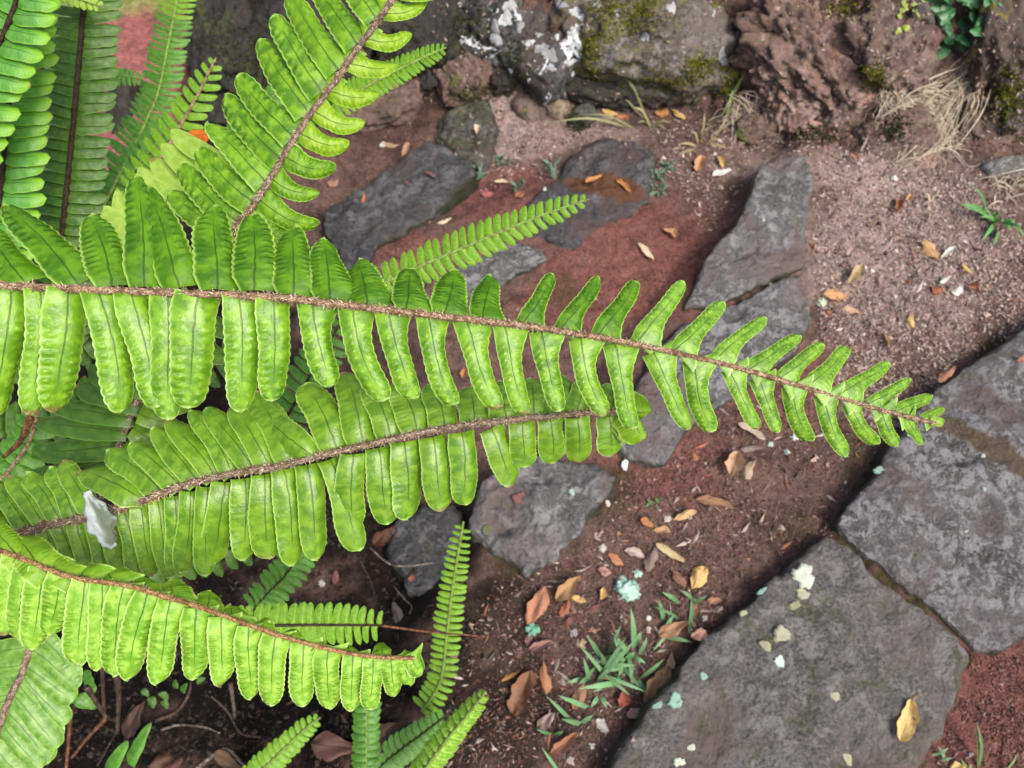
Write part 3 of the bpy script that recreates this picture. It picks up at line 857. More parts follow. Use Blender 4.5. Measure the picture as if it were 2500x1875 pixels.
def leaflet_geo(L, W, fal=0.03, aur=0.3, auw=0.14, prox=0.8, arch=0.04, cup=0.25, teeth=13, tooth=0.05, nv=60, nu=12, st=0.6, taper=0.12, tipp=2.1,
                seed=0, pust=0.05, droop=0.0, twist=0.0, mir=False, crease=0.05, wave=0.09):
    rr = random.Random(seed)
    ph1, ph2, ph3 = rr.uniform(0, 6.28), rr.uniform(0, 6.28), rr.uniform(0, 6.28)
    V, UV = [], []
    for j in range(nv):
        s = j / (nv - 1)
        s = 1 - (1 - s) ** 1.15 if nv > 20 else s
        body = 1 - taper * s
        if s > st:
            body *= max(0.0, 1 - ((s - st) / (1 - st)) ** tipp) ** (1 / tipp)
        body = max(body, 0.03)
        irr = 1 + 0.05 * math.sin(4.3 * s + ph1) + 0.03 * math.sin(9.1 * s + ph2)
        wd = W * body * irr * (1 + aur * math.exp(-(s / auw) ** 2))
        wp = W * body * (2 - irr) * (prox + (1 - prox) * min(1, s / 0.16))
        fade = min(1, s / 0.35)
        t1 = 1 + tooth * fade * (abs(math.sin(math.pi * teeth * s + ph1)) - 0.6)
        t2 = 1 + tooth * fade * (abs(math.sin(math.pi * teeth * s + ph2)) - 0.6)
        wd *= t1
        wp *= t2
        xc = -fal * L * math.sin(math.pi * min(s, 1)) + 0.012 * L * math.sin(5 * s + ph3)
        for i in range(nu + 1):
            u = -1 + 2 * i / nu
            x = xc + (u * wd if u > 0 else u * wp)
            au = abs(u)
            z = arch * L * math.sin(math.pi * s ** 0.62) - droop * L * s * s
            z += -cup * W * au * au * body - crease * W * math.exp(-(u / 0.16) ** 2) * min(1, s * 6)
            z += wave * W * au * (math.sin(7 * s + (ph1 if u > 0 else ph2)) + 0.6 * math.sin(17 * s + (ph2 if u > 0 else ph3)))
            z += 0.10 * W * math.sin(2.6 * u + 0.5) * math.sin(math.pi * s)
            z += pust * W * math.exp(-((au - 0.6) / 0.22) ** 2) * math.cos(2 * math.pi * teeth * s + (ph1 if u > 0 else ph2)) * fade
            z += twist * W * u * s
            V.append(((-x if mir else x), L * s, z))
            UV.append((i / nu, s))
    F = []
    m = nu + 1
    for j in range(nv - 1):
        for i in range(nu):
            a = j * m + i
            f = (a, a + 1, a + m + 1, a + m)
            F.append(f[::-1] if mir else f)
    return V, F, UV


def frame(B, T, n_hint, tang, roll):
    y = (T - B).normalized()
    n = (n_hint - y * n_hint.dot(y)).normalized()
    x = y.cross(n)
    distal = x.dot(tang) > 0
    s = 1 if distal else -1
    c, sn = math.cos(roll), math.sin(roll) * s
    x2 = x * c - n * sn
    n2 = n * c + x * sn
    return x2, y, n2, distal


class Frond:
    def __init__(self, label, pts, rad_px, rmat='rachis', n=160, scales=0, scol=None, name='fern_frond', group=None, jitter=0.25, cat='fern'):
        """pts: (px, py, depth) along the rachis from base to tip; rad_px: (start,end) radius in px"""
        self.C = catmull(pts, n)
        self.W = np.array([at(*p)[:] for p in self.C])
        self.loc = Vector(self.W[0])
        self.root = empty(name, self.loc, label, cat, group)
        self.rad = np.linspace(rad_px[0], rad_px[1], n) * self.C[:, 2] / FPX
        V, F = tube(self.W - np.array(self.loc), self.rad, 9, jitter)
        self.rachis = obj('rachis', mesh_from('rachis', V, F), M[rmat], self.root)
        if scales:
            sc = scol or [(0.30, 0.20, 0.12), (0.48, 0.38, 0.27), (0.15, 0.085, 0.045), (0.56, 0.47, 0.36), (0.24, 0.15, 0.085)]
            V, F, Cc = scales_mesh(self.W - np.array(self.loc), self.rad, scales, sc, len(label))
            obj('scales', mesh_from('scales', V, F, colattr=Cc, smooth=False), M['scale'], self.rachis, kind='stuff')
        self.k = 0

    def near(self, px, py):
        d = (self.C[:, 0] - px) ** 2 + (self.C[:, 1] - py) ** 2
        i = int(np.argmin(d))
        j = min(i, len(self.C) - 2)
        return i, Vector(self.W[j + 1] - self.W[j]).normalized()

    def leaflet(self, base, tip, wpx, mat, dd=0, roll=0.2, seed=None, bias=(0, 0, 0.35), label=None, db=0.0, **kw):
        rj = random.Random(int(base[0] * 3 + base[1]))
        tip = (tip[0] + rj.uniform(-6, 6), tip[1] + rj.uniform(-6, 6))
        wpx *= rj.uniform(0.93, 1.10)
        roll += rj.uniform(-0.09, 0.09)
        dd += rj.uniform(-14, 14)
        kw.setdefault('twist', rj.uniform(-0.3, 0.3))
        kw['cup'] = kw.get('cup', 0.25) * rj.uniform(0.8, 1.5)
        kw['pust'] = kw.get('pust', 0.0) * 0.9
        kw['tooth'] = kw.get('tooth', 0.04) * 1.6
        """base, tip in px; dd: how much farther the tip lies, in px of the base depth"""
        i, tang = self.near(*base)
        d = self.C[i, 2] + db
        B = at(base[0], base[1], d + 0.0012)
        T = at(tip[0], tip[1], d + dd * mpp(d))
        self.k += 1
        seed = self.k * 13 + len(self.root['label']) if seed is None else seed
        hint = (CAM - B).normalized() + Vector(bias)
        x, y, n, distal = frame(B, T, hint, tang, roll)
        L = (T - B).length
        V, F, UV = leaflet_geo(L, wpx * 0.5 * 1.13 * mpp(d), seed=seed, mir=not distal, **kw)
        me = mesh_from('leaflet', V, F, UV)
        o = obj('leaflet', me, M[mat], self.root, label)
        o.matrix_basis = Matrix(((x.x, y.x, n.x, B.x - self.loc.x), (x.y, y.y, n.y, B.y - self.loc.y), (x.z, y.z, n.z, B.z - self.loc.z), (0, 0, 0, 1)))
        return o


_unit = {}


def unit_leaflet(var, mir, matname):
    key = (var, mir, matname)
    if key not in _unit:
        V, F, UV = leaflet_geo(1.0, 0.5, fal=0.04 + 0.02 * var, aur=0.35, prox=0.7, arch=0.05, cup=0.25, tooth=0.03, teeth=7, nv=12, nu=6, st=0.55, seed=var * 9 + 3, pust=0.0, droop=0.1, mir=mir, wave=0.08)
        me = mesh_from('leaflet', V, F, UV)
        me.materials.append(M[matname])
        _unit[key] = me
    return _unit[key]


def auto_frond(label, pts, n, lens, wid, mat, rmat='rachis_green', rad=(4, 1.5), ang=(78, 60), dd=(0.25, 0.25), t0=0.0, t1=0.98, roll=0.22, name='fern_frond', sides=(1, 1), scales=0,
               bias=(0, 0, 0.35), group=None, tipmat=None, ramp=None, jit=0.06, sideangle=0.0):
    """a frond of n pairs of leaflets; lens: leaflet length in px at start, middle and tip; wid: width/length ratio or spacing"""
    f = Frond(label, pts, rad, rmat, n=90, name=name, group=group, scales=scales)
    C = f.C
    seg = np.concatenate([[0], np.cumsum(np.linalg.norm(np.diff(C[:, :2], axis=0), axis=1))])
    tot = seg[-1]
    r = random.Random(len(label) * 7 + n)
    for side in (1, -1):
        ks = 0 if side == 1 else 1
        if not sides[ks]:
            continue
        for k in range(n):
            t = t0 + (t1 - t0) * (k + (0.25 if side == 1 else 0.75)) / n
            s = t * tot
            x = np.interp(s, seg, C[:, 0])
            y = np.interp(s, seg, C[:, 1])
            d = np.interp(s, seg, C[:, 2])
            e = 1.5
            tx = np.interp(min(s + 6, tot), seg, C[:, 0]) - np.interp(max(s - 6, 0), seg, C[:, 0])
            ty = np.interp(min(s + 6, tot), seg, C[:, 1]) - np.interp(max(s - 6, 0), seg, C[:, 1])
            th = math.atan2(ty, tx)
            L = np.interp(t, [0, 0.5, 0.85, 1.0], lens if len(lens) == 4 else [lens[0], lens[1], lens[1] * 0.6 + lens[2] * 0.4, lens[2]]) * (1 + r.uniform(-jit, jit)) * (sides[ks])
            an = math.radians(np.interp(t, [0, 1], ang) + r.uniform(-5, 5) + sideangle * side)
            a2 = th + side * an
            tip = (x + L * math.cos(a2), y + L * math.sin(a2))
            i, tang = f.near(x, y)
            B = at(x, y, d + 0.001)
            T = at(tip[0], tip[1], d + dd[ks] * L * mpp(d))
            hint = (CAM - B).normalized() + Vector(bias)
            X, Y, N_, distal = frame(B, T, hint, tang, roll + r.uniform(-0.1, 0.1))
            Lw = (T - B).length
            w = wid * mpp(d) * (1 + r.uniform(-0.08, 0.08)) * np.interp(t, [0, 0.7, 1], [1, 1, 0.6])
            m_ = mat if not (tipmat and t > 0.8) else tipmat
            o = obj('leaflet', unit_leaflet(r.randrange(3), not distal, m_), None, f.root)
            X, N_ = X * w, N_ * (w * 0.6 + Lw * 0.4)
            Y = Y * Lw
            o.matrix_basis = Matrix(((X.x, Y.x, N_.x, B.x - f.loc.x), (X.y, Y.y, N_.y, B.y - f.loc.y), (X.z, Y.z, N_.z, B.z - f.loc.z), (0, 0, 0, 1)))
    return f


def cmap(ox, oy, s):
    return lambda x, y: (ox + x / s, oy + y / s)


K6 = 1659 / 625
c1, c2, c5, c6, c7, c8 = cmap(0, 0, K6), cmap(500, 0, K6), cmap(0, 1000, K6), cmap(0, 1250, K6), cmap(600, 1250, K6), cmap(600, 900, K6)
r5 = cmap(1100, 900, 3.16)
z4 = cmap(0, 1500, 4.424)

# ---- the long frond across the middle
f1 = Frond('long bright frond crossing the whole picture to a tip over the slabs',
           [(-420, 700, 0.455), (-150, 695, 0.425), (0, 698, 0.42), (316, 711, 0.42), (633, 724, 0.42), (791, 740, 0.42), (960, 759, 0.42), (1130, 778, 0.42), (1300, 798, 0.422), (1469, 825, 0.426), (1639, 859, 0.43),
            (1808, 900, 0.436), (1978, 950, 0.442), (2147, 1000, 0.45), (2283, 1034, 0.455)], (10.5, 5), 'rachis', n=260, scales=5200)
up = [((-40, 684), (-140, 520), 85), ((56, 684), (-38, 544), 85), ((190, 686), (23, 497), 84), ((275, 690), (228, 520), 92), ((356, 692), (328, 428), 78), ((441, 694), (360, 458), 84), ((527, 698), (522, 497), 98), ((621, 701), (624, 521), 92),
      ((712, 709), (722, 554), 84), ((802, 720), (792, 587), 80), ((896, 733), (874, 628), 84), ((990, 746), (1001, 654), 76), ((1084, 757), (1108, 655), 72), ((1178, 769), (1200, 671), 64)]
for i, (b_, t_, w) in enumerate(up):
    f1.leaflet((b_[0], b_[1] + 8), t_, w, 'leaf_main_up_shaded', dd=90, roll=0.10, aur=0.32 if i < 7 else 0.62, auw=0.22 if i < 7 else 0.34, prox=0.72 if i < 7 else 0.6, arch=0.07, cup=0.30, pust=0.05, bias=(0, 0, 0.1), fal=0.0, tooth=0.06, st=0.5)
up2 = [((1272, 782), (1350, 671), 46), ((1363, 799), (1470, 674), 46), ((1454, 815), (1551, 688), 45), ((1549, 831), (1675, 682), 45), ((1640, 849), (1773, 737), 42), ((1739, 872), (1866, 775), 40),
       ((1819, 894), (1951, 822), 38), ((1895, 916), (2013, 837), 38), ((1968, 936), (2079, 843), 40), ((2044, 958), (2178, 886), 38), ((2113, 978), (2231, 934), 32), ((2183, 996), (2272, 969), 30), ((2248, 1014), (2309, 1003), 22)]
for i, (b_, t_, w) in enumerate(up2):
    f1.leaflet((b_[0] + 4, b_[1] + 5), t_, w * 0.9, 'leaf_main_up_shaded' if i < 3 else 'leaf_main', dd=60, roll=0.15, aur=2.1, auw=0.27, prox=0.6, arch=0.05, cup=0.30, pust=0.05, bias=(0, 0, 0.1), fal=-0.01, tooth=0.05, st=0.72, taper=0.12, teeth=10, tipp=2.5)
low = [((-150, 706), (-170, 1010), 84), ((-62, 706), (-80, 1015), 84), ((24, 708), (-4, 1022), 84), ((94, 709), (82, 1018), 72), ((166, 710), (142, 1007), 84), ((241, 711), (297, 1007), 84), ((322, 715), (388, 1000), 78), ((403, 717), (409, 1022), 78),
       ((486, 719), (461, 995), 94), ((578, 721), (598, 1003), 78), ((670, 730), (672, 981), 76)]
for i, (b_, t_, w) in enumerate(low):
    f1.leaflet((b_[0], b_[1] - 6), t_, w, 'leaf_main', dd=45, roll=0.30, aur=0.18, prox=0.85, arch=0.06, cup=0.30, pust=0.05, fal=0.015 * (-1) ** i, tooth=0.055, st=0.74, taper=0.16, tipp=2.4)
low2 = [((762, 738), (811, 946), 70), ((856, 748), (938, 976), 68), ((947, 757), (1010, 976), 66), ((1039, 768), (1107, 984), 64), ((1133, 781), (1215, 996), 62), ((1227, 796), (1283, 1010), 60), ((1321, 812), (1375, 1008), 58),
        ((1415, 831), (1477, 1021), 60), ((1500, 845), (1550, 1043), 58), ((1595, 865), (1686, 1049), 50), ((1690, 884), (1737, 1054), 50), ((1779, 906), (1860, 1048), 42), ((1851, 929), (1906, 1054), 40), ((1927, 948), (1976, 1076), 42),
        ((2002, 969), (2076, 1108), 44), ((2069, 990), (2137, 1087), 38), ((2146, 1005), (2199, 1090), 36), ((2214, 1028), (2258, 1083), 28)]
for i, (b_, t_, w) in enumerate(low2):
    f1.leaflet((b_[0], b_[1] - 6), t_, w * 0.88, 'leaf_main', dd=35, roll=0.24, aur=1.15 if i < 4 else 1.9, auw=0.24, prox=0.95, arch=0.06, cup=0.28, pust=0.04, fal=0.05, tooth=0.05, st=0.74, taper=0.08, teeth=11, tipp=2.5)
# rolled bud at the tip
bud = Frond.leaflet(f1, (2268, 1031), (2308, 1034), 22, 'leaf_pale', dd=-6, roll=0.0, aur=0.1, cup=-0.9, st=0.4, tooth=0.0, label='rolled yellow bud at the tip', nv=20)

# ---- the frond rising to the top edge; its lower part lies behind the others
f2 = Frond('pitted frond climbing from behind the long one to the top edge',
           [(200, 1330, 0.66), (285, 1105, 0.61), (345, 960, 0.575), (455, 770, 0.54), (568, 588, 0.505), (579, 546, 0.50), (621, 497, 0.495), (662, 433, 0.49), (711, 350, 0.485), (764, 271, 0.48), (820, 196, 0.475), (858, 139, 0.47),
            (907, 72, 0.465), (963, -8, 0.46), (1030, -110, 0.455)], (7.5, 6.5), 'rachis_grey', n=260, scales=3200)
lf = [((1230, -90), (1010, -420)), ((1100, 112), (880, -210)), ((975, 282), (700, -110)), ((855, 442), (545, -40)), ((750, 592), (452, 82)), ((655, 732), (350, 262)), ((560, 892), (212, 468)), ((475, 1027), (124, 607)), ((390, 1172), (44, 788)),
      ((305, 1312), (-70, 975)), ((215, 1447), (-165, 1085)), ((160, 1570), (-230, 1230))]
for i, (b_, t_) in enumerate(lf):
    b_ = c2(*b_)
    t_ = c2(*t_)
    f2.leaflet((b_[0] + 4, b_[1] + 3), t_, 68, 'leaf_top', dd=20, roll=0.12, aur=0.95, auw=0.17, prox=0.95, arch=0.05, cup=0.22, pust=0.05, fal=0.02, tooth=0.06, teeth=10, st=0.72, taper=0.30, tipp=2.5)
rt = [((1270, -40), (1560, -110), 34), ((1160, 95), (1440, 2), 34), ((1040, 262), (1352, 228), 40), ((920, 422), (1238, 405), 42), ((805, 592), (1118, 622), 44), ((710, 732), (1036, 800), 46), ((615, 877), (938, 937), 46), ((515, 1017), (852, 1082), 46), ((430, 1162), (748, 1262), 46),
      ((355, 1307), (738, 1438), 48), ((320, 1395), (600, 1590), 50)]
for i, (b_, t_, w) in enumerate(rt):
    b_ = c2(*b_)
    t_ = c2(*t_)
    f2.leaflet((b_[0] - 4, b_[1] - 3), t_, w, 'leaf_top_r_lit' if i < 7 else 'leaf_top', dd=50, roll=0.05, aur=1.2, auw=0.32, prox=0.7, arch=0.10, cup=0.35, pust=0.03, fal=0.12, tooth=0.04, teeth=9, st=0.6, taper=0.2)
for (b_, t_, w) in [((905, -40), (500, -160), 66), ((860, 50), (330, -20), 68), ((830, 140), (240, 90), 70), ((785, 230), (200, 290), 66), ((745, 330), (180, 420), 66), ((1000, -240), (620, -330), 60), ((950, -140), (560, -250), 66), ((1080, -330), (700, -430), 62), ((1160, -450), (790, -560), 62), ((1240, -590), (870, -700), 62),
                    ((1120, -340), (1400, -230), 60), ((1200, -470), (1480, -330), 60), ((1280, -600), (1540, -480), 60),
                    ((900, 30), (1180, 130), 60), ((860, 120), (1120, 260), 60), ((820, 210), (1060, 360), 60), ((960, -80), (1260, -10), 60), ((1040, -220), (1330, -130), 60)]:
    b_ = c5(*b_)
    t_ = c5(*t_)
    f2.leaflet(b_, t_, w * 0.82, 'leaf_dark' if t_[0] < b_[0] else 'leaf_mid', dd=30, roll=0.3, aur=0.3, arch=0.05, tooth=0.04, nv=24, nu=8, pust=0.02)  # left leaflets take the darker green to paint their shade

# ---- the middle frond with the blunt leaflets
f3 = Frond('glossy frond with blunt leaflets below the long one',
           [(-200, 1370, 0.58), (20, 1312, 0.545), (64, 1299, 0.54), (124, 1281, 0.535), (222, 1262, 0.53), (286, 1243, 0.525), (339, 1226, 0.52), (414, 1197, 0.515), (490, 1173, 0.51), (618, 1147, 0.505), (675, 1139, 0.502), (788, 1111, 0.5),
            (901, 1085, 0.5), (1014, 1059, 0.5), (1127, 1039, 0.5), (1225, 1027, 0.5), (1321, 1018, 0.5), (1432, 1008, 0.502), (1500, 1004, 0.505), (1545, 1012, 0.508)], (10, 6), 'rachis_grey', n=260, scales=5000)
u3 = [(c5, (60, 800), (-190, 560), 50), (c5, (170, 770), (-60, 430), 48), (c5, (290, 735), (60, 430), 46), (c5, (395, 705), (185, 425), 46), (c5, (490, 690), (315, 365), 48), (c5, (585, 665), (400, 335), 52), (c5, (930, 580), (510, 390), 72),
      (c5, (1060, 530), (705, 250), 60), (c5, (1170, 492), (832, 215), 56), (c5, (1285, 473), (985, 118), 58), (c5, (1395, 440), (1108, 60), 58), (c5, (1515, 412), (1238, -10), 58), (c5, (1640, 385), (1345, -20), 58),
      (c8, (160, 632), (-100, 235), 60), (c8, (300, 590), (40, 170), 70), (c8, (440, 560), (100, 335), 70), (c8, (600, 520), (392, 98), 80), (c8, (765, 488), (640, 8), 78), (c8, (935, 448), (800, 60), 74), (c8, (1108, 412), (985, 70), 76),
      (c8, (1288, 385), (1215, 75), 72), (c8, (1480, 352), (1440, 100), 76), (r5, (425, 380), (370, 95), 72), (r5, (645, 355), (600, 70), 74), (r5, (800, 345), (870, 35), 66), (r5, (960, 335), (1020, 90), 60), (r5, (1130, 325), (1240, 130), 56)]
for i, (cm, b_, t_, w) in enumerate(u3):
    b_, t_ = cm(*b_), cm(*t_)
    if i == 15:
        t_ = cm(95, 330)
    f3.leaflet((b_[0], b_[1] + 4), t_, w * 0.9, 'leaf_mid', dd=50, roll=0.26 if i != 15 else -0.05, aur=0.12 if i not in (6, 15) else -0.4, prox=0.85 if i not in (6, 15) else 0.3, arch=0.08 if i not in (6, 15) else 0.12, cup=0.30, pust=0.012, fal=-0.02, tooth=0.035, st=0.66, taper=-0.02, tipp=2.3,
               db=-0.001 if i in (6, 15) else 0.003)
d3 = [(c5, (190, 790), (300, 1000), 50), (c5, (290, 775), (400, 1030), 50), (c5, (390, 755), (500, 1020), 48), (c5, (490, 740), (590, 1040), 46), (c5, (600, 715), (690, 1060), 46), (c5, (700, 690), (790, 1050), 46), (c5, (800, 665), (885, 1060), 46),
      (c5, (905, 635), (1000, 1080), 48), (c5, (1012, 600), (1110, 1105), 50), (c5, (1125, 575), (1165, 1070), 52), (c5, (1237, 545), (1185, 1055), 56), (c5, (1347, 515), (1330, 1070), 56), (c5, (1462, 485), (1370, 990), 70), (c5, (1580, 460), (1585, 970), 68),
      (c8, (115, 700), (138, 1225), 68), (c8, (245, 668), (320, 1258), 66), (c8, (392, 638), (465, 1226), 64), (c8, (545, 602), (735, 1195), 68), (c8, (690, 568), (700, 1046), 74), (c8, (855, 528), (905, 1025), 64), (c8, (1030, 488), (1050, 974), 72),
      (c8, (1205, 458), (1268, 912), 68), (c8, (1395, 428), (1432, 884), 72), (r5, (310, 478), (470, 882), 70), (r5, (550, 432), (580, 776), 70), (r5, (770, 410), (800, 748), 64), (r5, (980, 398), (985, 742), 66), (r5, (1220, 385), (1258, 684), 62)]
for i, (cm, b_, t_, w) in enumerate(d3):
    b_, t_ = cm(*b_), cm(*t_)
    f3.leaflet((b_[0], b_[1] - 5), t_, w * 0.9, 'leaf_mid', dd=45, roll=0.30, aur=0.12, prox=0.88, arch=0.08, cup=0.30, pust=0.012, fal=0.01, tooth=0.035, st=0.7, taper=-0.02, tipp=2.4, db=-0.002 if i == 18 else 0.003)
for (b_, t_, w) in [((1330, 320), (1480, 540), 60), ((1400, 330), (1545, 330), 64), ((1360, 320), (1400, 150), 40), ((1350, 330), (1380, 600), 54)]:
    f3.leaflet(r5(*b_), r5(*t_), w, 'leaf_low_up', dd=10, roll=0.5, aur=0.2, cup=0.9, arch=0.18, st=0.5, tooth=0.05, pust=0.04)

# ---- the pale lime frond at lower left
f4 = Frond('pale lime frond with folded upper leaflets at lower left',
           [(-260, 1250, 0.47), (-60, 1322, 0.45), (60, 1366, 0.445), (170, 1408, 0.44), (313, 1430, 0.44), (384, 1451, 0.44), (463, 1474, 0.44), (527, 1496, 0.44), (618, 1529, 0.442), (668, 1547, 0.443), (732, 1566, 0.445), (788, 1581, 0.447),
            (864, 1597, 0.45), (939, 1605, 0.452), (1012, 1607, 0.455)], (6.5, 4.5), 'rachis_rust', n=240, scales=2200, scol=[(0.34, 0.20, 0.09), (0.26, 0.14, 0.06), (0.46, 0.32, 0.18)])
d4 = [(c6, (-180, 180), (-190, 720), 56), (c6, (-90, 210), (-110, 770), 56), (c6, (0, 240), (-30, 800), 54), (c6, (85, 285), (45, 806), 52), (c6, (180, 330), (125, 850), 54), (c6, (275, 368), (205, 908), 64), (c6, (400, 410), (320, 795), 62), (c6, (540, 440), (505, 1005), 60), (c6, (672, 455), (650, 1018), 54), (c6, (805, 478), (735, 1070), 56),
      (c6, (950, 528), (815, 1095), 66), (c6, (1110, 590), (1025, 1118), 62), (c6, (1275, 640), (1245, 1078), 58), (c6, (1437, 692), (1450, 1128), 58), (c7, (20, 752), (28, 1204), 60), (c7, (195, 802), (165, 1254), 56), (c7, (365, 862), (380, 1276), 60),
      (c7, (530, 892), (540, 1276), 56), (c7, (685, 930), (705, 1276), 50), (c7, (820, 952), (825, 1268), 46), (c7, (935, 962), (972, 1190), 44), (c7, (1010, 955), (1050, 1118), 46), (c7, (1060, 945), (1125, 1040), 44)]
for i, (cm, b_, t_, w) in enumerate(d4):
    b_, t_ = cm(*b_), cm(*t_)
    f4.leaflet((b_[0], b_[1] - 6), t_, w, 'leaf_low', dd=25, roll=0.2, aur=0.3 if i < 12 else 0.6, auw=0.2, prox=0.8, arch=0.05, cup=0.25, pust=0.05, fal=0.01, tooth=0.05, st=0.72, taper=0.12)
for i, (b_, t_, w) in enumerate([((-60, 210), (-130, 30), 70), ((150, 320), (-60, 70), 70), ((330, 395), (110, 160), 84), ((480, 425), (230, 290), 60), ((620, 440), (470, 365), 70), ((760, 470), (690, 350), 82), ((960, 540), (935, 405), 70), ((1150, 600), (1110, 455), 76), ((1330, 650), (1365, 515), 64), ((1520, 700), (1500, 615), 66)]):
    b_, t_ = c6(*b_), c6(*t_)
    f4.leaflet((b_[0], b_[1] + 9), t_, w, 'leaf_low_up', db=0.003, dd=70, roll=0.12, aur=0.3, arch=0.16, cup=0.25, pust=0.02, tooth=0.05, st=0.5, bias=(0, 0, 0.1))
for i, (b_, t_, w) in enumerate([((110, 760), (120, 688), 56), ((290, 820), (280, 765), 50), ((470, 872), (460, 820), 46), ((660, 912), (660, 862), 44), ((880, 938), (900, 842), 40), ((1030, 945), (1080, 915), 30)]):
    b_, t_ = c7(*b_), c7(*t_)
    f4.leaflet((b_[0], b_[1] + 5), t_, w, 'leaf_low_up', dd=60, roll=0.1, aur=0.3, arch=0.16, cup=0.25, pust=0.02, tooth=0.05, st=0.5, bias=(0, 0, 0.1))

# ---- the washed out frond in the bottom left corner
f5 = Frond('pale sheeny frond running into the bottom left corner', [(150, 1380, 0.60), (95, 1500, 0.585), (70, 1590, 0.58), (54, 1645, 0.578), (38, 1676, 0.576), (14, 1728, 0.574), (-8, 1790, 0.572), (-50, 1890, 0.57), (-90, 2000, 0.57)], (8, 8), 'rachis_grey', n=120, scales=300, jitter=0.15)
for k in range(11):
    t = 0.16 + k * 0.078
    i = int(t * 119)
    x, y = f5.C[i, :2]
    rl = [(186, 1668), (192, 1680), (172, 1715), (166, 1764), (150, 1806), (143, 1830), (123, 1862), (96, 1880), (70, 1930), (40, 1960), (20, 1990)][k]
    f5.leaflet((x, y), rl, 42, 'leaf_wash', dd=20, roll=0.36, aur=0.1, cup=0.35, arch=0.05, pust=0.01, tooth=0.02, st=0.75, taper=-0.08, tipp=2.6)
    f5.leaflet((x, y), (x - 160 + k * 4, y + 18 + k * 3), 40, 'leaf_wash', dd=20, roll=0.36, aur=0.1, cup=0.35, arch=0.05, pust=0.01, tooth=0.02, st=0.75, taper=-0.08)

# ---- upright fronds at upper left
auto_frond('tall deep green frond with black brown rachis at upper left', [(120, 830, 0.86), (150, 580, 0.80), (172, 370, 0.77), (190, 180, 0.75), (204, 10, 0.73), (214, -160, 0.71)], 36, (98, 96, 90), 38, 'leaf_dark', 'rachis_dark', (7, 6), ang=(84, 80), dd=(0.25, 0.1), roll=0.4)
auto_frond('frond with light tipped leaflets along the left edge', [(-40, 720, 0.74), (0, 480, 0.70), (16, 300, 0.67), (36, 130, 0.65), (50, -40, 0.63), (60, -160, 0.62)], 26, (108, 104, 94), 46, 'leaf_edgelit', 'rachis_dark', (6, 5), ang=(82, 78), dd=(0.2, 0.1), roll=0.35)
auto_frond('bright frond cut by the top left corner', [(-110, 380, 0.64), (-40, 190, 0.60), (5, 90, 0.585), (40, 0, 0.575), (80, -120, 0.565)], 13, (112, 106, 98), 52, 'leaf_edgelit', 'rachis_dark', (6, 5), ang=(80, 76), dd=(0.15, 0.1), roll=0.35)
auto_frond('slender light green frond hanging in front of the red paving', [(245, 520, 0.90), (300, 410, 0.92), (350, 310, 0.94), (386, 225, 0.96), (408, 120, 0.98), (430, 10, 1.0), (446, -80, 1.01)], 44, (76, 54, 42), 14, 'leaf_smallblue', 'rachis_green', (3.5, 2.5), ang=(82, 72), dd=(0.2, 0.2), tipmat='leaf_small', roll=0.3)
auto_frond('short fresh frond with pointed tip left of the top frond', [(330, 520, 0.84), (385, 400, 0.83), (433, 320, 0.82), (480, 236, 0.81), (515, 166, 0.80), (528, 140, 0.80)], 16, (80, 62, 12), 21, 'leaf_small', 'rachis', (4.5, 2), ang=(76, 58), dd=(0.15, 0.15), roll=0.2)
auto_frond('shaded blue green frond behind the yellowing one', [(170, 700, 0.95), (240, 560, 0.93), (310, 440, 0.92), (380, 350, 0.91), (420, 300, 0.90)], 24, (72, 66, 30), 20, 'leaf_smallblue', 'rachis_green', (4, 2), ang=(80, 66), dd=(0.2, 0.2))
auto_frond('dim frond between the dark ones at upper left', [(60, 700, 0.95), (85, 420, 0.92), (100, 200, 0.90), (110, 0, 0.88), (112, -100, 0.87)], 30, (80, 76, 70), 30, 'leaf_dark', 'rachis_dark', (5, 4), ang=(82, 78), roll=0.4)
auto_frond('narrow fringe like frond lying sideways before the red paving', [(180, 160, 0.92), (250, 176, 0.93), (310, 186, 0.94), (352, 192, 0.95)], 14, (28, 28, 16), 11, 'leaf_smallblue', 'rachis_green', (2, 1.5), ang=(85, 75), sides=(1, 0.8))
auto_frond('light frond tip at the top edge beside the dark rachis', [(100, -40, 0.70), (160, -14, 0.70), (215, 6, 0.70), (248, 16, 0.70)], 10, (26, 24, 10), 15, 'leaf_pale', 'rachis_green', (2.5, 1.5), ang=(78, 60))

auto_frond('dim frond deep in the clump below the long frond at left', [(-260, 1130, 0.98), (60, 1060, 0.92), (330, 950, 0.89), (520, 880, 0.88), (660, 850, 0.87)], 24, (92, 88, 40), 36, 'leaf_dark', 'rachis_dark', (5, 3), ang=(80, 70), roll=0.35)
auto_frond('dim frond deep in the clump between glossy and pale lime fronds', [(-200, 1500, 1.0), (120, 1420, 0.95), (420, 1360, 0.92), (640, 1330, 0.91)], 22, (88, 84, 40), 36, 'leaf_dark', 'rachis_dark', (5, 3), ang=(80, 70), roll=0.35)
auto_frond('dim frond deep in the clump behind the left end of the long frond', [(-260, 900, 0.95), (60, 850, 0.90), (300, 790, 0.88), (470, 740, 0.87)], 22, (92, 88, 40), 36, 'leaf_dark', 'rachis_dark', (5, 3), ang=(80, 70), roll=0.35)

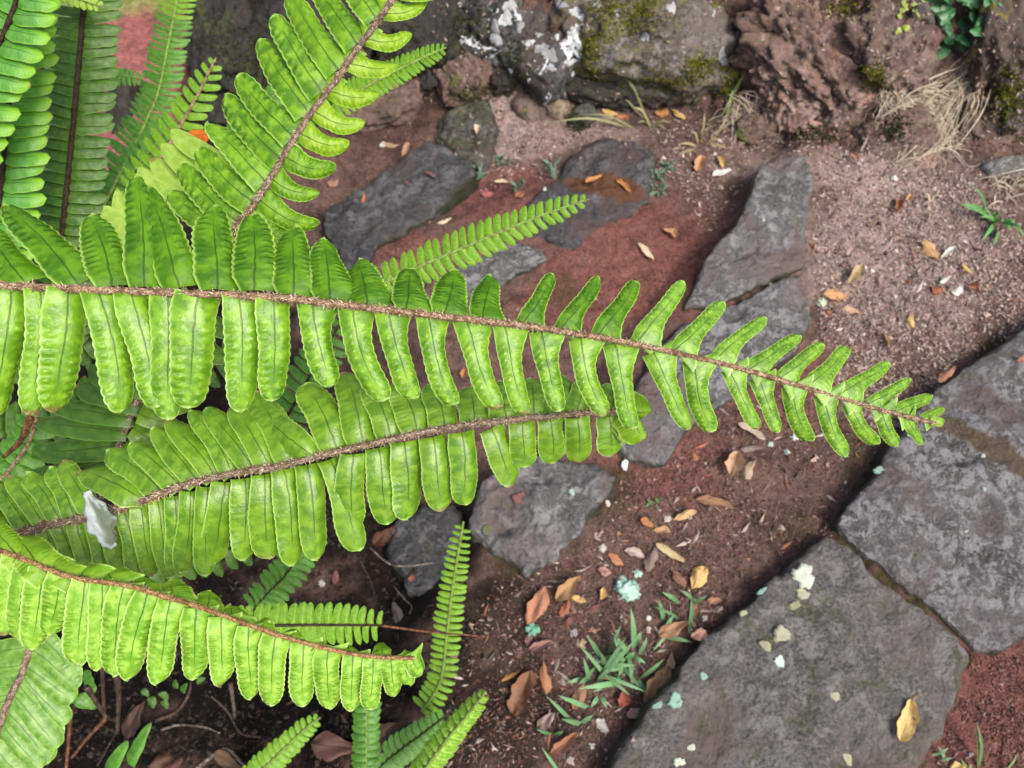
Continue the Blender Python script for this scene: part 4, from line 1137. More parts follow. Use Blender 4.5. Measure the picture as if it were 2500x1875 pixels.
# ---- the yellowing frond behind the top frond
f11 = Frond('yellowing frond showing pale leaflets behind the top frond', [(330, 760, 0.62), (470, 620, 0.59), (560, 530, 0.575), (620, 460, 0.565), (690, 330, 0.56)], (6, 4), 'rachis', n=80)
for (b_, t_, w) in [((1600, 1165), (1108, 850), 44), ((1480, 1300), (1042, 926), 44), ((1370, 1420), (965, 1020), 46), ((1300, 1380), (893, 1092), 36), ((1000, 1700), (670, 1345), 46), ((880, 1780), (755, 1240), 34)]:
    f11.leaflet(c1(*b_), c1(*t_), w, 'leaf_pale', dd=5, roll=0.1, aur=0.1, cup=0.2, arch=0.05, st=0.6, tooth=0.02, pust=0.0, taper=-0.05, prox=0.5, nv=26, nu=8)
# stalk like midribs of broken leaflets lying over the dark ones
# ---- small fronds
auto_frond('small curved frond tip right of the top frond', [(800, 262, 0.80), (868, 226, 0.81), (930, 192, 0.815), (1000, 156, 0.82), (1060, 128, 0.825), (1090, 116, 0.83)], 24, (44, 40, 12), 13, 'leaf_small', 'rachis_green', (4, 2), ang=(74, 60), dd=(-0.1, 0.5))
auto_frond('young frond tip between the long frond and the dark step stones', [(880, 730, 0.70), (954, 683, 0.715), (1025, 650, 0.725), (1100, 618, 0.735), (1200, 575, 0.75), (1300, 534, 0.765), (1380, 505, 0.775), (1440, 485, 0.785)], 27, (54, 52, 14), 20, 'leaf_small', 'rachis_green', (4, 2), ang=(78, 62), dd=(0.2, 0.35), roll=0.1)
auto_frond('upright ladder like frond on the dark soil', [(1030, 1735, 1.10), (1062, 1690, 1.08), (1080, 1640, 1.06), (1092, 1540, 1.04), (1104, 1440, 1.02), (1120, 1340, 1.0), (1131, 1274, 0.98)], 28, (36, 38, 18), 13.5, 'leaf_small', 'rachis_green', (4, 3), ang=(84, 82), dd=(0.1, 0.1), roll=0.1)
auto_frond('level frond half hidden by the pale lime frond', [(520, 1524, 0.72), (600, 1528, 0.73), (700, 1527, 0.74), (800, 1526, 0.75), (938, 1527, 0.76)], 17, (52, 58, 50, 34), 23, 'leaf_small', 'rachis_dark', (4.5, 2.5), ang=(84, 80), dd=(0.2, 0.2), t0=0.12)
auto_frond('little frond dropping below the glossy frond', [(760, 1300, 0.86), (725, 1365, 0.88), (690, 1412, 0.90), (645, 1458, 0.92), (610, 1500, 0.94)], 13, (48, 50, 40), 19, 'leaf_smallblue', 'rachis_dark', (3, 2.5), ang=(95, 100), dd=(0.15, 0.15))
auto_frond('small frond rising from the bottom edge with a bent tip', [(560, 1960, 1.10), (640, 1880, 1.05), (700, 1822, 1.03), (750, 1775, 1.01), (782, 1752, 1.0)], 18, (48, 38, 12), 19, 'leaf_small', 'rachis_green', (4, 2.5), ang=(80, 66))
auto_frond('dark upright frond at the bottom edge', [(890, 1960, 1.12), (893, 1880, 1.10), (894, 1800, 1.08), (895, 1720, 1.06), (896, 1650, 1.05)], 18, (36, 36, 34), 22, 'leaf_smallblue', 'rachis_green', (3, 2.5), ang=(86, 84), dd=(0.3, 0.3))
auto_frond('leaning frond with round leaflets at the bottom edge', [(880, 1930, 1.12), (932, 1868, 1.10), (985, 1825, 1.08), (1040, 1785, 1.06), (1088, 1748, 1.05)], 16, (44, 42, 20), 24, 'leaf_smallblue', 'rachis_dark', (3, 2), ang=(80, 70), dd=(0.1, 0.1))
auto_frond('bright folded frond seen edge on at the bottom', [(980, 1960, 0.98), (1040, 1875, 0.96), (1100, 1795, 0.94), (1150, 1735, 0.92), (1186, 1688, 0.91)], 16, (46, 42, 14), 26, 'leaf_low', 'rachis_green', (5, 3), ang=(66, 60), dd=(0.9, 0.9), roll=0.1)
auto_frond('shaded frond seen through gaps below the long frond', [(640, 1130, 0.80), (700, 1020, 0.78), (750, 930, 0.77), (800, 840, 0.76), (850, 760, 0.75)], 16, (62, 60, 50), 24, 'leaf_smallblue', 'rachis_dark', (3.5, 2.5), ang=(82, 76))
auto_frond('dim small frond in the shade of the top frond', [(560, 360, 0.75), (620, 290, 0.76), (680, 220, 0.77), (720, 180, 0.78)], 14, (44, 36, 10), 18, 'leaf_smallblue', 'rachis_green', (3, 2), ang=(78, 64))
auto_frond('shaded frond low at the left edge', [(-60, 1230, 0.80), (20, 1150, 0.78), (70, 1080, 0.77), (95, 1000, 0.76)], 9, (70, 64, 40), 34, 'leaf_smallblue', 'rachis', (5, 4), ang=(80, 66))

# ------------------------------------------------------------------ fallen leaves
STONES = {'s1': 0.0, 's2': -0.004, 's3': -0.081, 's4': -0.085, 's6': -0.125, 's7': -0.12}
_stone_pts = []
for s_ in (S1, S2, S3a, S3b, S4, S5, S6, S7, S8, S9):
    arr = np.zeros(len(s_.data.vertices) * 3)
    s_.data.vertices.foreach_get('co', arr)
    arr = arr.reshape(-1, 3) + np.array(path.location)
    _stone_pts.append(arr[arr[:, 2] > s_['top'] - 0.03])


def surf(px, py):
    """ground or stone surface seen through a pixel"""
    best = hit(px, py)
    for s_, arr in zip((S1, S2, S3a, S3b, S4, S5, S6, S7, S8, S9), _stone_pts):
        c = plane(px, py, s_['top'])
        d2 = (arr[:, 0] - c.x) ** 2 + (arr[:, 1] - c.y) ** 2
        k = int(np.argmin(d2))
        if d2[k] < 0.012 ** 2:
            p = Vector((c.x, c.y, arr[k, 2]))
            if p.z > best.z - 0.03:
                best = p
    return best


_dl = {}


def dead_leaf_mesh(var):
    if var in _dl:
        return _dl[var]
    r = random.Random(var * 17 + 5)
    nv, nu = 19, 8
    kind = var % 5
    V, UV, F = [], [], []
    cup, bend, tw = r.uniform(0.3, 1.1) * r.choice((1, 1, -1)), r.uniform(-0.3, 0.6), r.uniform(-1.2, 1.2)
    p1, p2 = r.uniform(0, 6.28), r.uniform(0, 6.28)
    fold = r.choice((0, 0, 0.5, 0.9))
    for j in range(nv):
        s = j / (nv - 1)
        if kind == 0:
            w = math.sin(math.pi * s ** 0.8) ** 0.8
        elif kind == 1:
            w = math.sin(math.pi * s ** 1.25) ** 0.9
        elif kind == 2:
            w = min(1, s * 6) ** 0.6 * (1 - s ** 4) ** 0.6
        elif kind == 3:
            w = math.sin(math.pi * s) ** 0.6
        else:
            w = math.sin(math.pi * s ** 0.65) ** 1.1
        w = max(w, 0.04)
        for i in range(nu + 1):
            u = -1 + 2 * i / nu
            jag = 1 + 0.12 * math.sin(9 * s + p1 + 2 * u) + 0.09 * math.sin(21 * s + p2 - 3 * u) + r.uniform(-0.05, 0.05)
            x = 0.5 * u * w * jag + 0.08 * math.sin(3 * s + p1)
            z = cup * 0.5 * u * u * w + bend * math.sin(math.pi * s) * 0.5 + tw * 0.25 * u * (s - 0.5) + 0.09 * math.sin(8 * s + 4 * u + p2) + fold * abs(u + 0.2) * w * 0.5
            V.append((x, s - 0.5, z))
            UV.append((i / nu, s))
    m = nu + 1
    for j in range(nv - 1):
        for i in range(nu):
            a = j * m + i
            F.append((a, a + 1, a + m + 1, a + m))
    me = mesh_from('dead_leaf', V, F, UV)
    me.materials.append(M['dead'])
    _dl[var] = me
    return me


ORG = (0.50, 0.20, 0.035)
TAN = (0.42, 0.27, 0.12)
CRM = (0.66, 0.52, 0.33)
YEL = (0.66, 0.42, 0.10)
RUS = (0.33, 0.105, 0.04)
BRN = (0.22, 0.10, 0.045)
MAU = (0.24, 0.16, 0.14)
PNK = (0.42, 0.20, 0.16)
WHT = (0.66, 0.62, 0.55)
leaves = [  # px, py, length, width, angle, colour, label
    (1450, 441, 46, 15, 20, ORG, 'left one of two orange leaves in the rusty hollow of the dark step stone'),
    (1522, 457, 46, 14, -38, ORG, 'right one of two orange leaves in the rusty hollow of the dark step stone'),
    (1222, 449, 36, 11, -5, CRM, 'slim cream leaf on red soil between the two dark step stones'),
    (1190, 478, 28, 22, 10, (0.40, 0.10, 0.09), 'round dull pink petal on red soil right of the square cornered stone'),
    (1268, 481, 26, 16, 20, RUS, 'small rust leaf left of the hollowed step stone'),
    (1760, 430, 50, 19, 15, WHT, 'white oval leaf below the dry grass tuft'),
    (1708, 408, 42, 26, 80, (0.55, 0.27, 0.11), 'peach diamond shaped leaf hanging under the dry grass tuft'),
    (1757, 403, 34, 15, -62, YEL, 'small yellow leaf just above the white oval leaf'),
    (1620, 277, 46, 22, 20, ORG, 'orange leaf at the wall foot, left of the pair by the grass'),
    (1655, 286, 42, 15, -38, YEL, 'yellow leaf at the wall foot, right of the pair by the grass'),
    (1488, 281, 40, 17, -12, YEL, 'yellow leaf crossed by a grass blade below the grey boulder'),
    (1520, 290, 36, 14, -8, ORG, 'orange leaf touching the yellow one below the grey boulder'),
    (1168, 315, 22, 19, 60, CRM, 'tiny cream leaf on the pale litter beside the mossy flat stone'),
    (1222, 218, 24, 14, 40, ORG, 'small orange leaf on the litter left of the tan wedge rock'),
    (1768, 80, 46, 26, 62, RUS, 'rust brown leaf stuck between the grey and pink boulders'),
    (1176, 73, 24, 17, 10, ORG, 'small orange leaf on the dark boulder at the wall'),
    (2082, 85, 74, 30, 62, RUS, 'red brown curled leaf standing on the pink boulder'),
    (1990, 309, 38, 16, -10, (0.42, 0.24, 0.17), 'tan curled leaf at the foot of the pink boulder'),
    (2083, 392, 24, 16, -60, (0.55, 0.26, 0.13), 'small peach leaf beside the root stalk'),
    (2083, 678, 56, 25, 55, (0.45, 0.33, 0.15), 'olive tan oval leaf on the pale litter, uppermost of three'),
    (2037, 727, 62, 23, -10, (0.60, 0.31, 0.11), 'orange tan pointed leaf on the pale litter, middle of three'),
    (2078, 763, 50, 19, -22, (0.60, 0.36, 0.20), 'peach leaf on the pale litter, lowest of three'),
    (2222, 787, 38, 21, 88, YEL, 'yellow diamond shaped leaf alone on the pale litter'),
    (2267, 618, 62, 34, -52, (0.52, 0.28, 0.10), 'orange tan leaf with a dark spot near the green weed'),
    (2309, 624, 46, 13, 40, WHT, 'white slim chip right of the dark spotted leaf'),
    (2357, 660, 34, 10, -45, YEL, 'yellow sliver near the right edge of the litter'),
    (2330, 713, 32, 24, 45, WHT, 'white egg shaped seed husk on the litter'),
    (2303, 687, 34, 13, 30, WHT, 'white chip just above the egg shaped husk'),
    (2281, 716, 26, 26, 20, RUS, 'crumpled rust leaf left of the egg shaped husk'),
    (2367, 712, 30, 24, -40, RUS, 'crumpled rust leaf right of the egg shaped husk'),
    (2320, 906, 58, 21, 45, (0.33, 0.14, 0.07), 'rust brown leaf lying against the blue grey slab'),
    (2487, 890, 34, 20, 5, (0.50, 0.20, 0.12), 'pinkish orange leaf on the blue grey slab at the right edge'),
    (2159, 836, 46, 13, -70, (0.36, 0.20, 0.08), 'narrow brown leaf upright on red soil above the frond tip'),
    (2187, 512, 36, 18, 70, RUS, 'rust leaf on the pale litter below the straw'),
    (2215, 490, 20, 12, 60, (0.60, 0.28, 0.07), 'tiny orange leaf right of the rust leaf on the litter'),
    (1632, 575, 38, 24, -35, (0.50, 0.24, 0.10), 'orange oval leaf on the smooth red soil'),
    (1576, 619, 58, 16, -48, CRM, 'cream lance shaped leaf on the smooth red soil'),
    (1446, 740, 24, 15, 10, CRM, 'small cream leaf behind the upper leaflets of the long frond'),
    (1135, 918, 24, 18, 60, ORG, 'orange leaf seen through a gap of the long frond'),
    (885, 480, 26, 10, 80, (0.5, 0.12, 0.05), 'red leaf tip left of the square cornered stone'),
    (815, 448, 30, 20, 20, (0.36, 0.17, 0.10), 'dull orange leaf above the square cornered stone'),
    (955, 357, 42, 13, -5, TAN, 'tan leaf behind the square cornered stone, left of two'),
    (990, 362, 40, 16, 60, (0.42, 0.22, 0.12), 'brown leaf behind the square cornered stone, right of two'),
    (1050, 432, 30, 9, -28, (0.25, 0.12, 0.09), 'small dull red leaf on the square cornered stone'),
    (1086, 545, 38, 10, 20, CRM, 'slim cream leaf on red soil below the square cornered stone'),
    (1925, 1010, 78, 22, 100, CRM, 'cream leaf standing behind the leaflets near the tip of the long frond'),
    (1832, 1057, 78, 19, -28, (0.50, 0.40, 0.28), 'long pale strip of bark under the long frond'),
    (1835, 1098, 62, 17, 3, MAU, 'mauve grey leaf below the pale strip of bark'),
    (1790, 1139, 64, 42, 62, (0.55, 0.33, 0.17), 'broad peach leaf on the soil between stones and slabs'),
    (1828, 1150, 56, 30, 60, (0.40, 0.30, 0.18), 'thin tan leaf tucked beside the broad peach leaf'),
    (1742, 1234, 98, 27, -15, (0.32, 0.17, 0.08), 'long brown curled leaf in the middle of the soil'),
    (1668, 1263, 66, 20, 20, (0.60, 0.36, 0.13), 'yellow orange curled leaf left of the long brown one'),
    (1578, 1281, 38, 19, -38, ORG, 'orange scrap left of the yellow orange leaf'),
    (1612, 1299, 46, 20, -5, (0.52, 0.30, 0.14), 'pale orange scrap under the yellow orange leaf'),
    (1635, 1351, 84, 18, -33, (0.56, 0.44, 0.20), 'straw yellow lance shaped leaf on dark soil'),
    (1546, 1356, 52, 23, -18, (0.52, 0.40, 0.35), 'whitish broken leaf left of the straw yellow one'),
    (1587, 1368, 64, 29, 72, MAU, 'mauve grey leaf under the straw yellow one'),
    (1502, 1368, 48, 19, -42, (0.50, 0.20, 0.07), 'rust orange leaf beside the whitish broken leaf'),
    (1475, 1396, 36, 20, -25, PNK, 'pink scrap left of the mint green lichen'),
    (1388, 1439, 88, 36, 43, (0.44, 0.25, 0.09), 'tan oval leaf with fine veins left of the mint green lichen'),
    (1309, 1480, 104, 42, 62, (0.44, 0.17, 0.07), 'crinkled orange brown leaf with pale mottles'),
    (1412, 1465, 38, 15, -20, YEL, 'yellow scrap at the lower end of the tan oval leaf'),
    (1469, 1451, 32, 15, 82, YEL, 'yellow scrap between the tan oval leaf and the lichen'),
    (1377, 1486, 48, 21, 60, RUS, 'rust leaf below the tan oval leaf'),
    (1703, 1415, 68, 42, 52, YEL, 'golden leaf with a pointed tip near the slab'),
    (1655, 1415, 54, 27, -52, (0.24, 0.11, 0.05), 'dark brown leaf left of the golden leaf'),
    (1329, 1655, 84, 31, 95, (0.42, 0.17, 0.06), 'orange brown oval leaf standing left of the grass tuft'),
    (1277, 1692, 118, 50, 72, (0.24, 0.10, 0.04), 'large brown boat shaped leaf left of the grass tuft'),
    (1644, 1537, 88, 32, 20, (0.42, 0.21, 0.09), 'tan brown leaf behind the small grass tuft'),
    (1692, 1502, 64, 22, 92, (0.30, 0.13, 0.06), 'brown leaf upright behind the small grass tuft'),
    (1600, 1673, 108, 48, 56, (0.32, 0.16, 0.06), 'large brown leaf leaning on the mottled slab'),
    (1413, 1701, 70, 30, 60, (0.33, 0.16, 0.07), 'tan brown leaf under the blades at the left of the grass tuft'),
    (1334, 1761, 60, 30, 40, (0.32, 0.21, 0.17), 'folded grey mauve leaf below the grass tuft'),
    (1378, 1815, 90, 24, 35, (0.36, 0.15, 0.06), 'rust brown strip near the bottom edge'),
    (1518, 1704, 48, 26, 70, (0.42, 0.10, 0.045), 'red crumpled leaf inside the grass tuft'),
    (1470, 1771, 42, 26, -40, (0.52, 0.48, 0.45), 'whitish crumpled scrap below the grass tuft'),
    (1635, 1616, 48, 19, 76, (0.42, 0.24, 0.13), 'tan leaf wedged at the edge of the mottled slab'),
    (1246, 1651, 48, 12, 30, ORG, 'thin orange leaf left of the boat shaped leaf'),
    (1321, 1578, 66, 20, 15, (0.33, 0.16, 0.13), 'arched mauve pink leaf above the orange brown oval leaf'),
    (1740, 1468, 36, 16, -5, (0.50, 0.23, 0.11), 'small orange leaf right of the small grass tuft'),
    (1712, 1545, 40, 26, 20, (0.36, 0.19, 0.13), 'crumpled pinkish leaf at the edge of the mottled slab'),
    (1545, 1740, 40, 24, 20, (0.42, 0.22, 0.17), 'pink crumpled scrap where the grass tuft meets the slab'),
    (2207, 1758, 106, 40, 72, (0.72, 0.47, 0.12), 'bright yellow stalked leaf lying alone on the mottled slab'),
    (2330, 1872, 44, 26, 10, YEL, 'yellow leaf cut by the bottom edge beside the slab'),
    (826, 1823, 126, 58, -15, (0.20, 0.085, 0.06), 'large red brown leaf on the ground by the dark upright frond'),
    (565, 1858, 80, 30, -40, (0.34, 0.20, 0.10), 'tan curled leaf at the bottom edge below the pale lime frond'),
    (414, 1862, 90, 50, 10, (0.17, 0.065, 0.035), 'dark red leaf at the bottom edge left of the tan curled one'),
    (340, 1758, 104, 44, 60, (0.16, 0.075, 0.05), 'brown folded leaf under the pale lime frond'),
    (960, 1790, 130, 60, 20, (0.17, 0.095, 0.055), 'dull brown leaf under the leaning round leaflet frond'),
    (970, 1500, 60, 26, 100, (0.19, 0.14, 0.12), 'grey shrivelled leaf under the wiry stem'),
    (822, 1412, 34, 16, 80, (0.36, 0.14, 0.10), 'small reddish leaf in the dark below the glossy frond'),
    (1005, 1412, 18, 16, 0, (0.42, 0.08, 0.05), 'tiny red leaf on the blackish stone'),
    (940, 1310, 70, 34, 30, (0.18, 0.06, 0.025), 'rusty leaf in the shade under the glossy frond'),
]
for i, (px, py, ln, wd, ang, colr_, lab) in enumerate(leaves):
    p = surf(px, py)
    d = (p - CAM).dot(-CBACK)
    a = math.radians(ang)
    q1, q2 = plane(px - ln / 2 * math.cos(a), py + ln / 2 * math.sin(a), p.z), plane(px + ln / 2 * math.cos(a), py - ln / 2 * math.sin(a), p.z)
    ax = (q2 - q1)
    L = ax.length
    ax.normalize()
    r = random.Random(i * 7 + 1)
    up_ = (Vector((0, 0, 1)) + Vector((r.uniform(-.3, .3), r.uniform(-.3, .1), 0))).normalized()
    if py < 300:
        up_ = (up_ + CBACK * 1.5).normalized()
    n = (up_ - ax * up_.dot(ax)).normalized()
    x = ax.cross(n)
    W_ = wd * mpp(d)
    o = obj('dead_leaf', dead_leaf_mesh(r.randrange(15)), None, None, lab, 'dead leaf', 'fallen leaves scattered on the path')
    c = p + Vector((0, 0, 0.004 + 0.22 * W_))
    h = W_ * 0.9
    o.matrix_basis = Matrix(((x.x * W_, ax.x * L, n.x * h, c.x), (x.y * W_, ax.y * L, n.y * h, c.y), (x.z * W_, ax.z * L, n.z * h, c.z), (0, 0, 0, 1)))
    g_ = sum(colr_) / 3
    shade_ = 0.55 if px < 1000 and py > 1250 else 1.0          # fern shade painted into the colour of these leaves
    o.color = (*[(0.80 * v_ + 0.20 * g_) * shade_ for v_ in colr_], 1)
    if 'stalked' in lab:
        A = np.array(c) + np.array(ax) * L * 0.48
        P = np.array([A, A + np.array(ax) * L * 0.10 + np.array(x) * W_ * 0.06, A + np.array(ax) * L * 0.2 + np.array(x) * W_ * 0.3])
        P = catmull(P, 10)
        inv = np.array(o.matrix_basis.inverted())
        V, F = tube(P, np.linspace(0.0011, 0.0008, 10), 6)
        V = V @ inv[:3, :3].T + inv[:3, 3]
        st_ = obj('stalk', mesh_from('stalk', V, F), M['rachis_rust'], o)
# the orange leaf caught in the fern at upper left
o = obj('dead_leaf', dead_leaf_mesh(7), None, None, 'bright orange leaf caught among the fronds at upper left', 'dead leaf')
c = at(492, 322, 0.70)
o.matrix_basis = Matrix.Translation(c) @ Matrix.Rotation(R_(-105), 4, 'Z') @ Matrix.Rotation(0.3, 4, 'X') @ Matrix.Diagonal((0.017, 0.032, 0.015, 1))
o.color = (0.62, 0.15, 0.015, 1)

# ------------------------------------------------------------------ litter of bark crumbs, clippings and chips


def in_poly(px, py, poly):
    inside = np.zeros(len(px), dtype=bool)
    n = len(poly)
    j = n - 1
    for i in range(n):
        xi, yi = poly[i]
        xj, yj = poly[j]
        c = ((yi > py) != (yj > py)) & (px < (xj - xi) * (py - yi) / (yj - yi + 1e-9) + xi)
        inside ^= c
        j = i
    return inside


stone_polys = [np.array([[p[0], p[1]] for p in arr]) for arr in _stone_pts]


def litter(name, label, poly, count, cols, size, seed, zcut=True, tilt=0.5, slim=(0.12, 0.5), clump=0.5, on_stone=0.02, cat=None, fibre=0.35):
    r = np.random.default_rng(seed)
    xs, ys = [p[0] for p in poly], [p[1] for p in poly]
    ax_ = r.uniform(min(xs), max(xs), int(count * 4))
    ay_ = r.uniform(min(ys), max(ys), int(count * 4))
    ok = in_poly(ax_ + 46 * pnoise(np.stack([ax_ / 60, ay_ / 60, np.full(len(ax_), seed)], 1)) + r.normal(0, 14, len(ax_)), ay_ + 46 * pnoise(np.stack([ax_ / 60, ay_ / 60, np.full(len(ax_), seed + 9.5)], 1)) + r.normal(0, 14, len(ax_)), poly)
    ax_, ay_ = ax_[ok], ay_[ok]
    # world positions on the tread level, then dropped on the terrain
    D = np.stack([(ax_ - 1250) / FPX, (937.5 - ay_) / FPX, -np.ones(len(ax_))], 1) @ np.array(RC).T
    z = np.full(len(ax_), ZA)
    for _ in range(6):
        t = (z - CAM.z) / D[:, 2]
        X, Y = CAM.x + D[:, 0] * t, CAM.y + D[:, 1] * t
        z = 0.5 * z + 0.5 * gz_base(X, Y)
    z = gz(X, Y)
    keep = fbm(np.stack([X * 9, Y * 9, np.full(len(X), seed)], 1), 3) > r.uniform(-1, 1, len(X)) * clump - 0.1
    # not inside stones, few on top of them
    for s_, arr, outl in zip((S1, S2, S3a, S3b, S4, S5, S6, S7, S8, S9), _stone_pts, OUTLINES):
        ins = in_poly(X, Y, outl.tolist())
        sub_ = arr[::3]
        up_k = np.where(ins & (r.random(len(X)) < on_stone))[0]
        keep[ins] = False
        for k in up_k:
            z[k] = sub_[int(np.argmin((sub_[:, 0] - X[k]) ** 2 + (sub_[:, 1] - Y[k]) ** 2)), 2]
            keep[k] = True
    idx = np.where(keep)[0][:count]
    V, F, C = [], [], []
    for k in idx:
        c = np.array([X[k], Y[k], z[k] + 0.001])
        s = size * (0.35 + 1.1 * r.random() ** 2)
        a = r.random() * 6.283
        n = np.array([r.normal() * tilt, r.normal() * tilt, 1.0])
        n /= np.linalg.norm(n)
        d = np.array([math.cos(a), math.sin(a), 0])
        d -= n * d.dot(n)
        d /= np.linalg.norm(d)
        e = np.cross(n, d)
        w = s * (slim[0] + (slim[1] - slim[0]) * r.random())
        b = r.normal() * 0.25 * s
        h = 0.25 * w
        v0 = len(V)
        cc = np.array(cols[int(r.integers(0, len(cols)))]) * (0.6 + 0.55 * r.random())
        if r.random() < fibre:
            V += [c - d * s * 0.5, c - e * w * (0.3 + 0.3 * r.random()) + n * h, c + e * w * (0.3 + 0.3 * r.random()) + n * (h + 0.1 * b), c + d * s * 0.5 + n * b, c + n * (h * 2.2) + d * s * 0.1 * r.normal()]
            F += [(v0, v0 + 1, v0 + 4), (v0 + 1, v0 + 3, v0 + 4), (v0 + 3, v0 + 2, v0 + 4), (v0 + 2, v0, v0 + 4)]
            C += [cc] * 5
        else:
            s *= 0.62
            m_ = 6
            for q_ in range(m_):
                an_ = 6.283 * q_ / m_ + 0.5 * r.normal()
                rr_ = s * (0.3 + 0.35 * r.random())
                V.append(c + d * math.cos(an_) * rr_ + e * math.sin(an_) * rr_ * 0.75 + n * s * 0.12 * r.normal() - np.array([0, 0, 0.001]))
            V.append(c + n * s * (0.15 + 0.3 * r.random()))
            F += [(v0 + q_, v0 + (q_ + 1) % m_, v0 + m_) for q_ in range(m_)]
            C += [cc] * (m_ + 1)
    return obj(name, mesh_from(name, V, F, colattr=np.array(C), smooth=False), M['litter'], None, label, cat, kind='stuff')


PALE = [(0.38, 0.30, 0.26), (0.32, 0.23, 0.20), (0.50, 0.41, 0.36), (0.24, 0.165, 0.14), (0.19, 0.11, 0.09), (0.32, 0.27, 0.22), (0.42, 0.29, 0.24)]
DARK = [(0.10, 0.058, 0.045), (0.15, 0.085, 0.068), (0.065, 0.04, 0.032), (0.22, 0.145, 0.12), (0.13, 0.06, 0.045), (0.09, 0.07, 0.055)]
REDS = [(0.16, 0.062, 0.048), (0.12, 0.05, 0.04), (0.20, 0.09, 0.07), (0.09, 0.045, 0.036), (0.24, 0.15, 0.12)]
litter('dry_clippings', 'pale shredded bark and dry clippings beside the upper right slabs',
       [(1985, 390), (2120, 400), (2420, 420), (2520, 520), (2520, 780), (2420, 850), (2320, 910), (2240, 975), (2160, 1080), (2080, 1000), (2010, 860), (1990, 700), (1985, 540)], 13000, PALE + PALE + DARK[:2], 0.0115, 1, clump=1.1, fibre=0.42)
litter('dry_clippings', 'pale dry clippings around the wall foot',
       [(1130, 250), (1260, 210), (1330, 300), (1560, 290), (1850, 300), (2120, 380), (2000, 380), (1840, 390), (1760, 560), (1640, 420), (1420, 330), (1340, 420), (1200, 420)], 5200, PALE + DARK[:2], 0.0115, 2, clump=0.9, fibre=0.6)
litter('soil_crumbs', 'dark crumbs and bits on the soil between slabs and step stones',
       [(1500, 1180), (1680, 1060), (1900, 920), (2150, 1090), (2040, 1270), (1900, 1380), (1680, 1590), (1480, 1875), (1080, 1875), (1120, 1600), (1200, 1420), (1420, 1320)], 11000, DARK + DARK + REDS + REDS + PALE[3:5] + PALE[:1], 0.0095, 3, clump=1.0, fibre=0.3)
litter('soil_crumbs', 'fine red crumbs on the smooth soil between the rows of step stones',
       [(1340, 640), (1500, 560), (1620, 470), (1760, 440), (1830, 420), (1700, 640), (1620, 780), (1520, 900), (1400, 1000), (1200, 1000), (1180, 760)], 5200, REDS, 0.0065, 4, clump=0.6, fibre=0.15)
litter('soil_crumbs', 'red crumbs on the soil around the square cornered stone',
       [(760, 330), (1100, 300), (1250, 420), (1290, 500), (1180, 620), (1000, 720), (700, 700), (700, 480)], 3200, REDS + DARK[:3], 0.009, 5, clump=0.7)
litter('soil_crumbs', 'red crumbs right of the mottled slab', [(2390, 1610), (2510, 1580), (2510, 1880), (2270, 1880), (2330, 1780)], 2200, REDS, 0.009, 6)
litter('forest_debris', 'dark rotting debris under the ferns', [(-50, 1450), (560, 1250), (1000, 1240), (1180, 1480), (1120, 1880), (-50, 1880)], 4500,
       [(0.014, 0.009, 0.006), (0.022, 0.013, 0.009), (0.009, 0.006, 0.005), (0.032, 0.019, 0.013), (0.05, 0.035, 0.027)], 0.016, 7, slim=(0.08, 0.35), clump=0.8)  # debris colours lowered to paint the shade of the ferns
litter('bank_debris', 'crumbs and scraps caught on the bank', [(480, 0), (2510, 0), (2510, 400), (1900, 320), (1100, 260), (800, 340), (480, 340)], 5000,
       DARK + [(0.22, 0.13, 0.10), (0.07, 0.075, 0.02), (0.05, 0.055, 0.015)], 0.014, 8, clump=0.8)

litter('soil_crumbs', 'scraps of bark and stalk strewn over the treads', [(1180, 1400), (1500, 1180), (1700, 1050), (1990, 860), (1990, 560), (2060, 420), (2500, 480), (2500, 760), (2240, 970), (2030, 1280), (1800, 1470), (1480, 1870), (1080, 1870)], 900,
       PALE + DARK + [(0.34, 0.17, 0.09), (0.28, 0.11, 0.06)], 0.026, 21, slim=(0.10, 0.30), clump=1.2, fibre=0.75)

# ------------------------------------------------------------------ grass and weeds


def ribbon(P, w, up_, fold=0.25, n=10, tipf=0.0):
    P = catmull(P, n)
    T = np.gradient(P, axis=0)
    T /= np.linalg.norm(T, axis=1)[:, None]
    V, F = [], []
    for i in range(n):
        s = i / (n - 1)
        e = np.cross(T[i], up_)
        e /= np.linalg.norm(e) + 1e-9
        nn = np.cross(e, T[i])
        ww = w * (0.55 + 0.9 * s * (1 - s) * 2) * max(tipf, (1 - s ** 3))
        V += [P[i] - e * ww, P[i] - nn * ww * fold, P[i] + e * ww]
    for i in range(n - 1):
        a = i * 3
        F += [(a, a + 1, a + 4, a + 3), (a + 1, a + 2, a + 5, a + 4)]
    return V, F


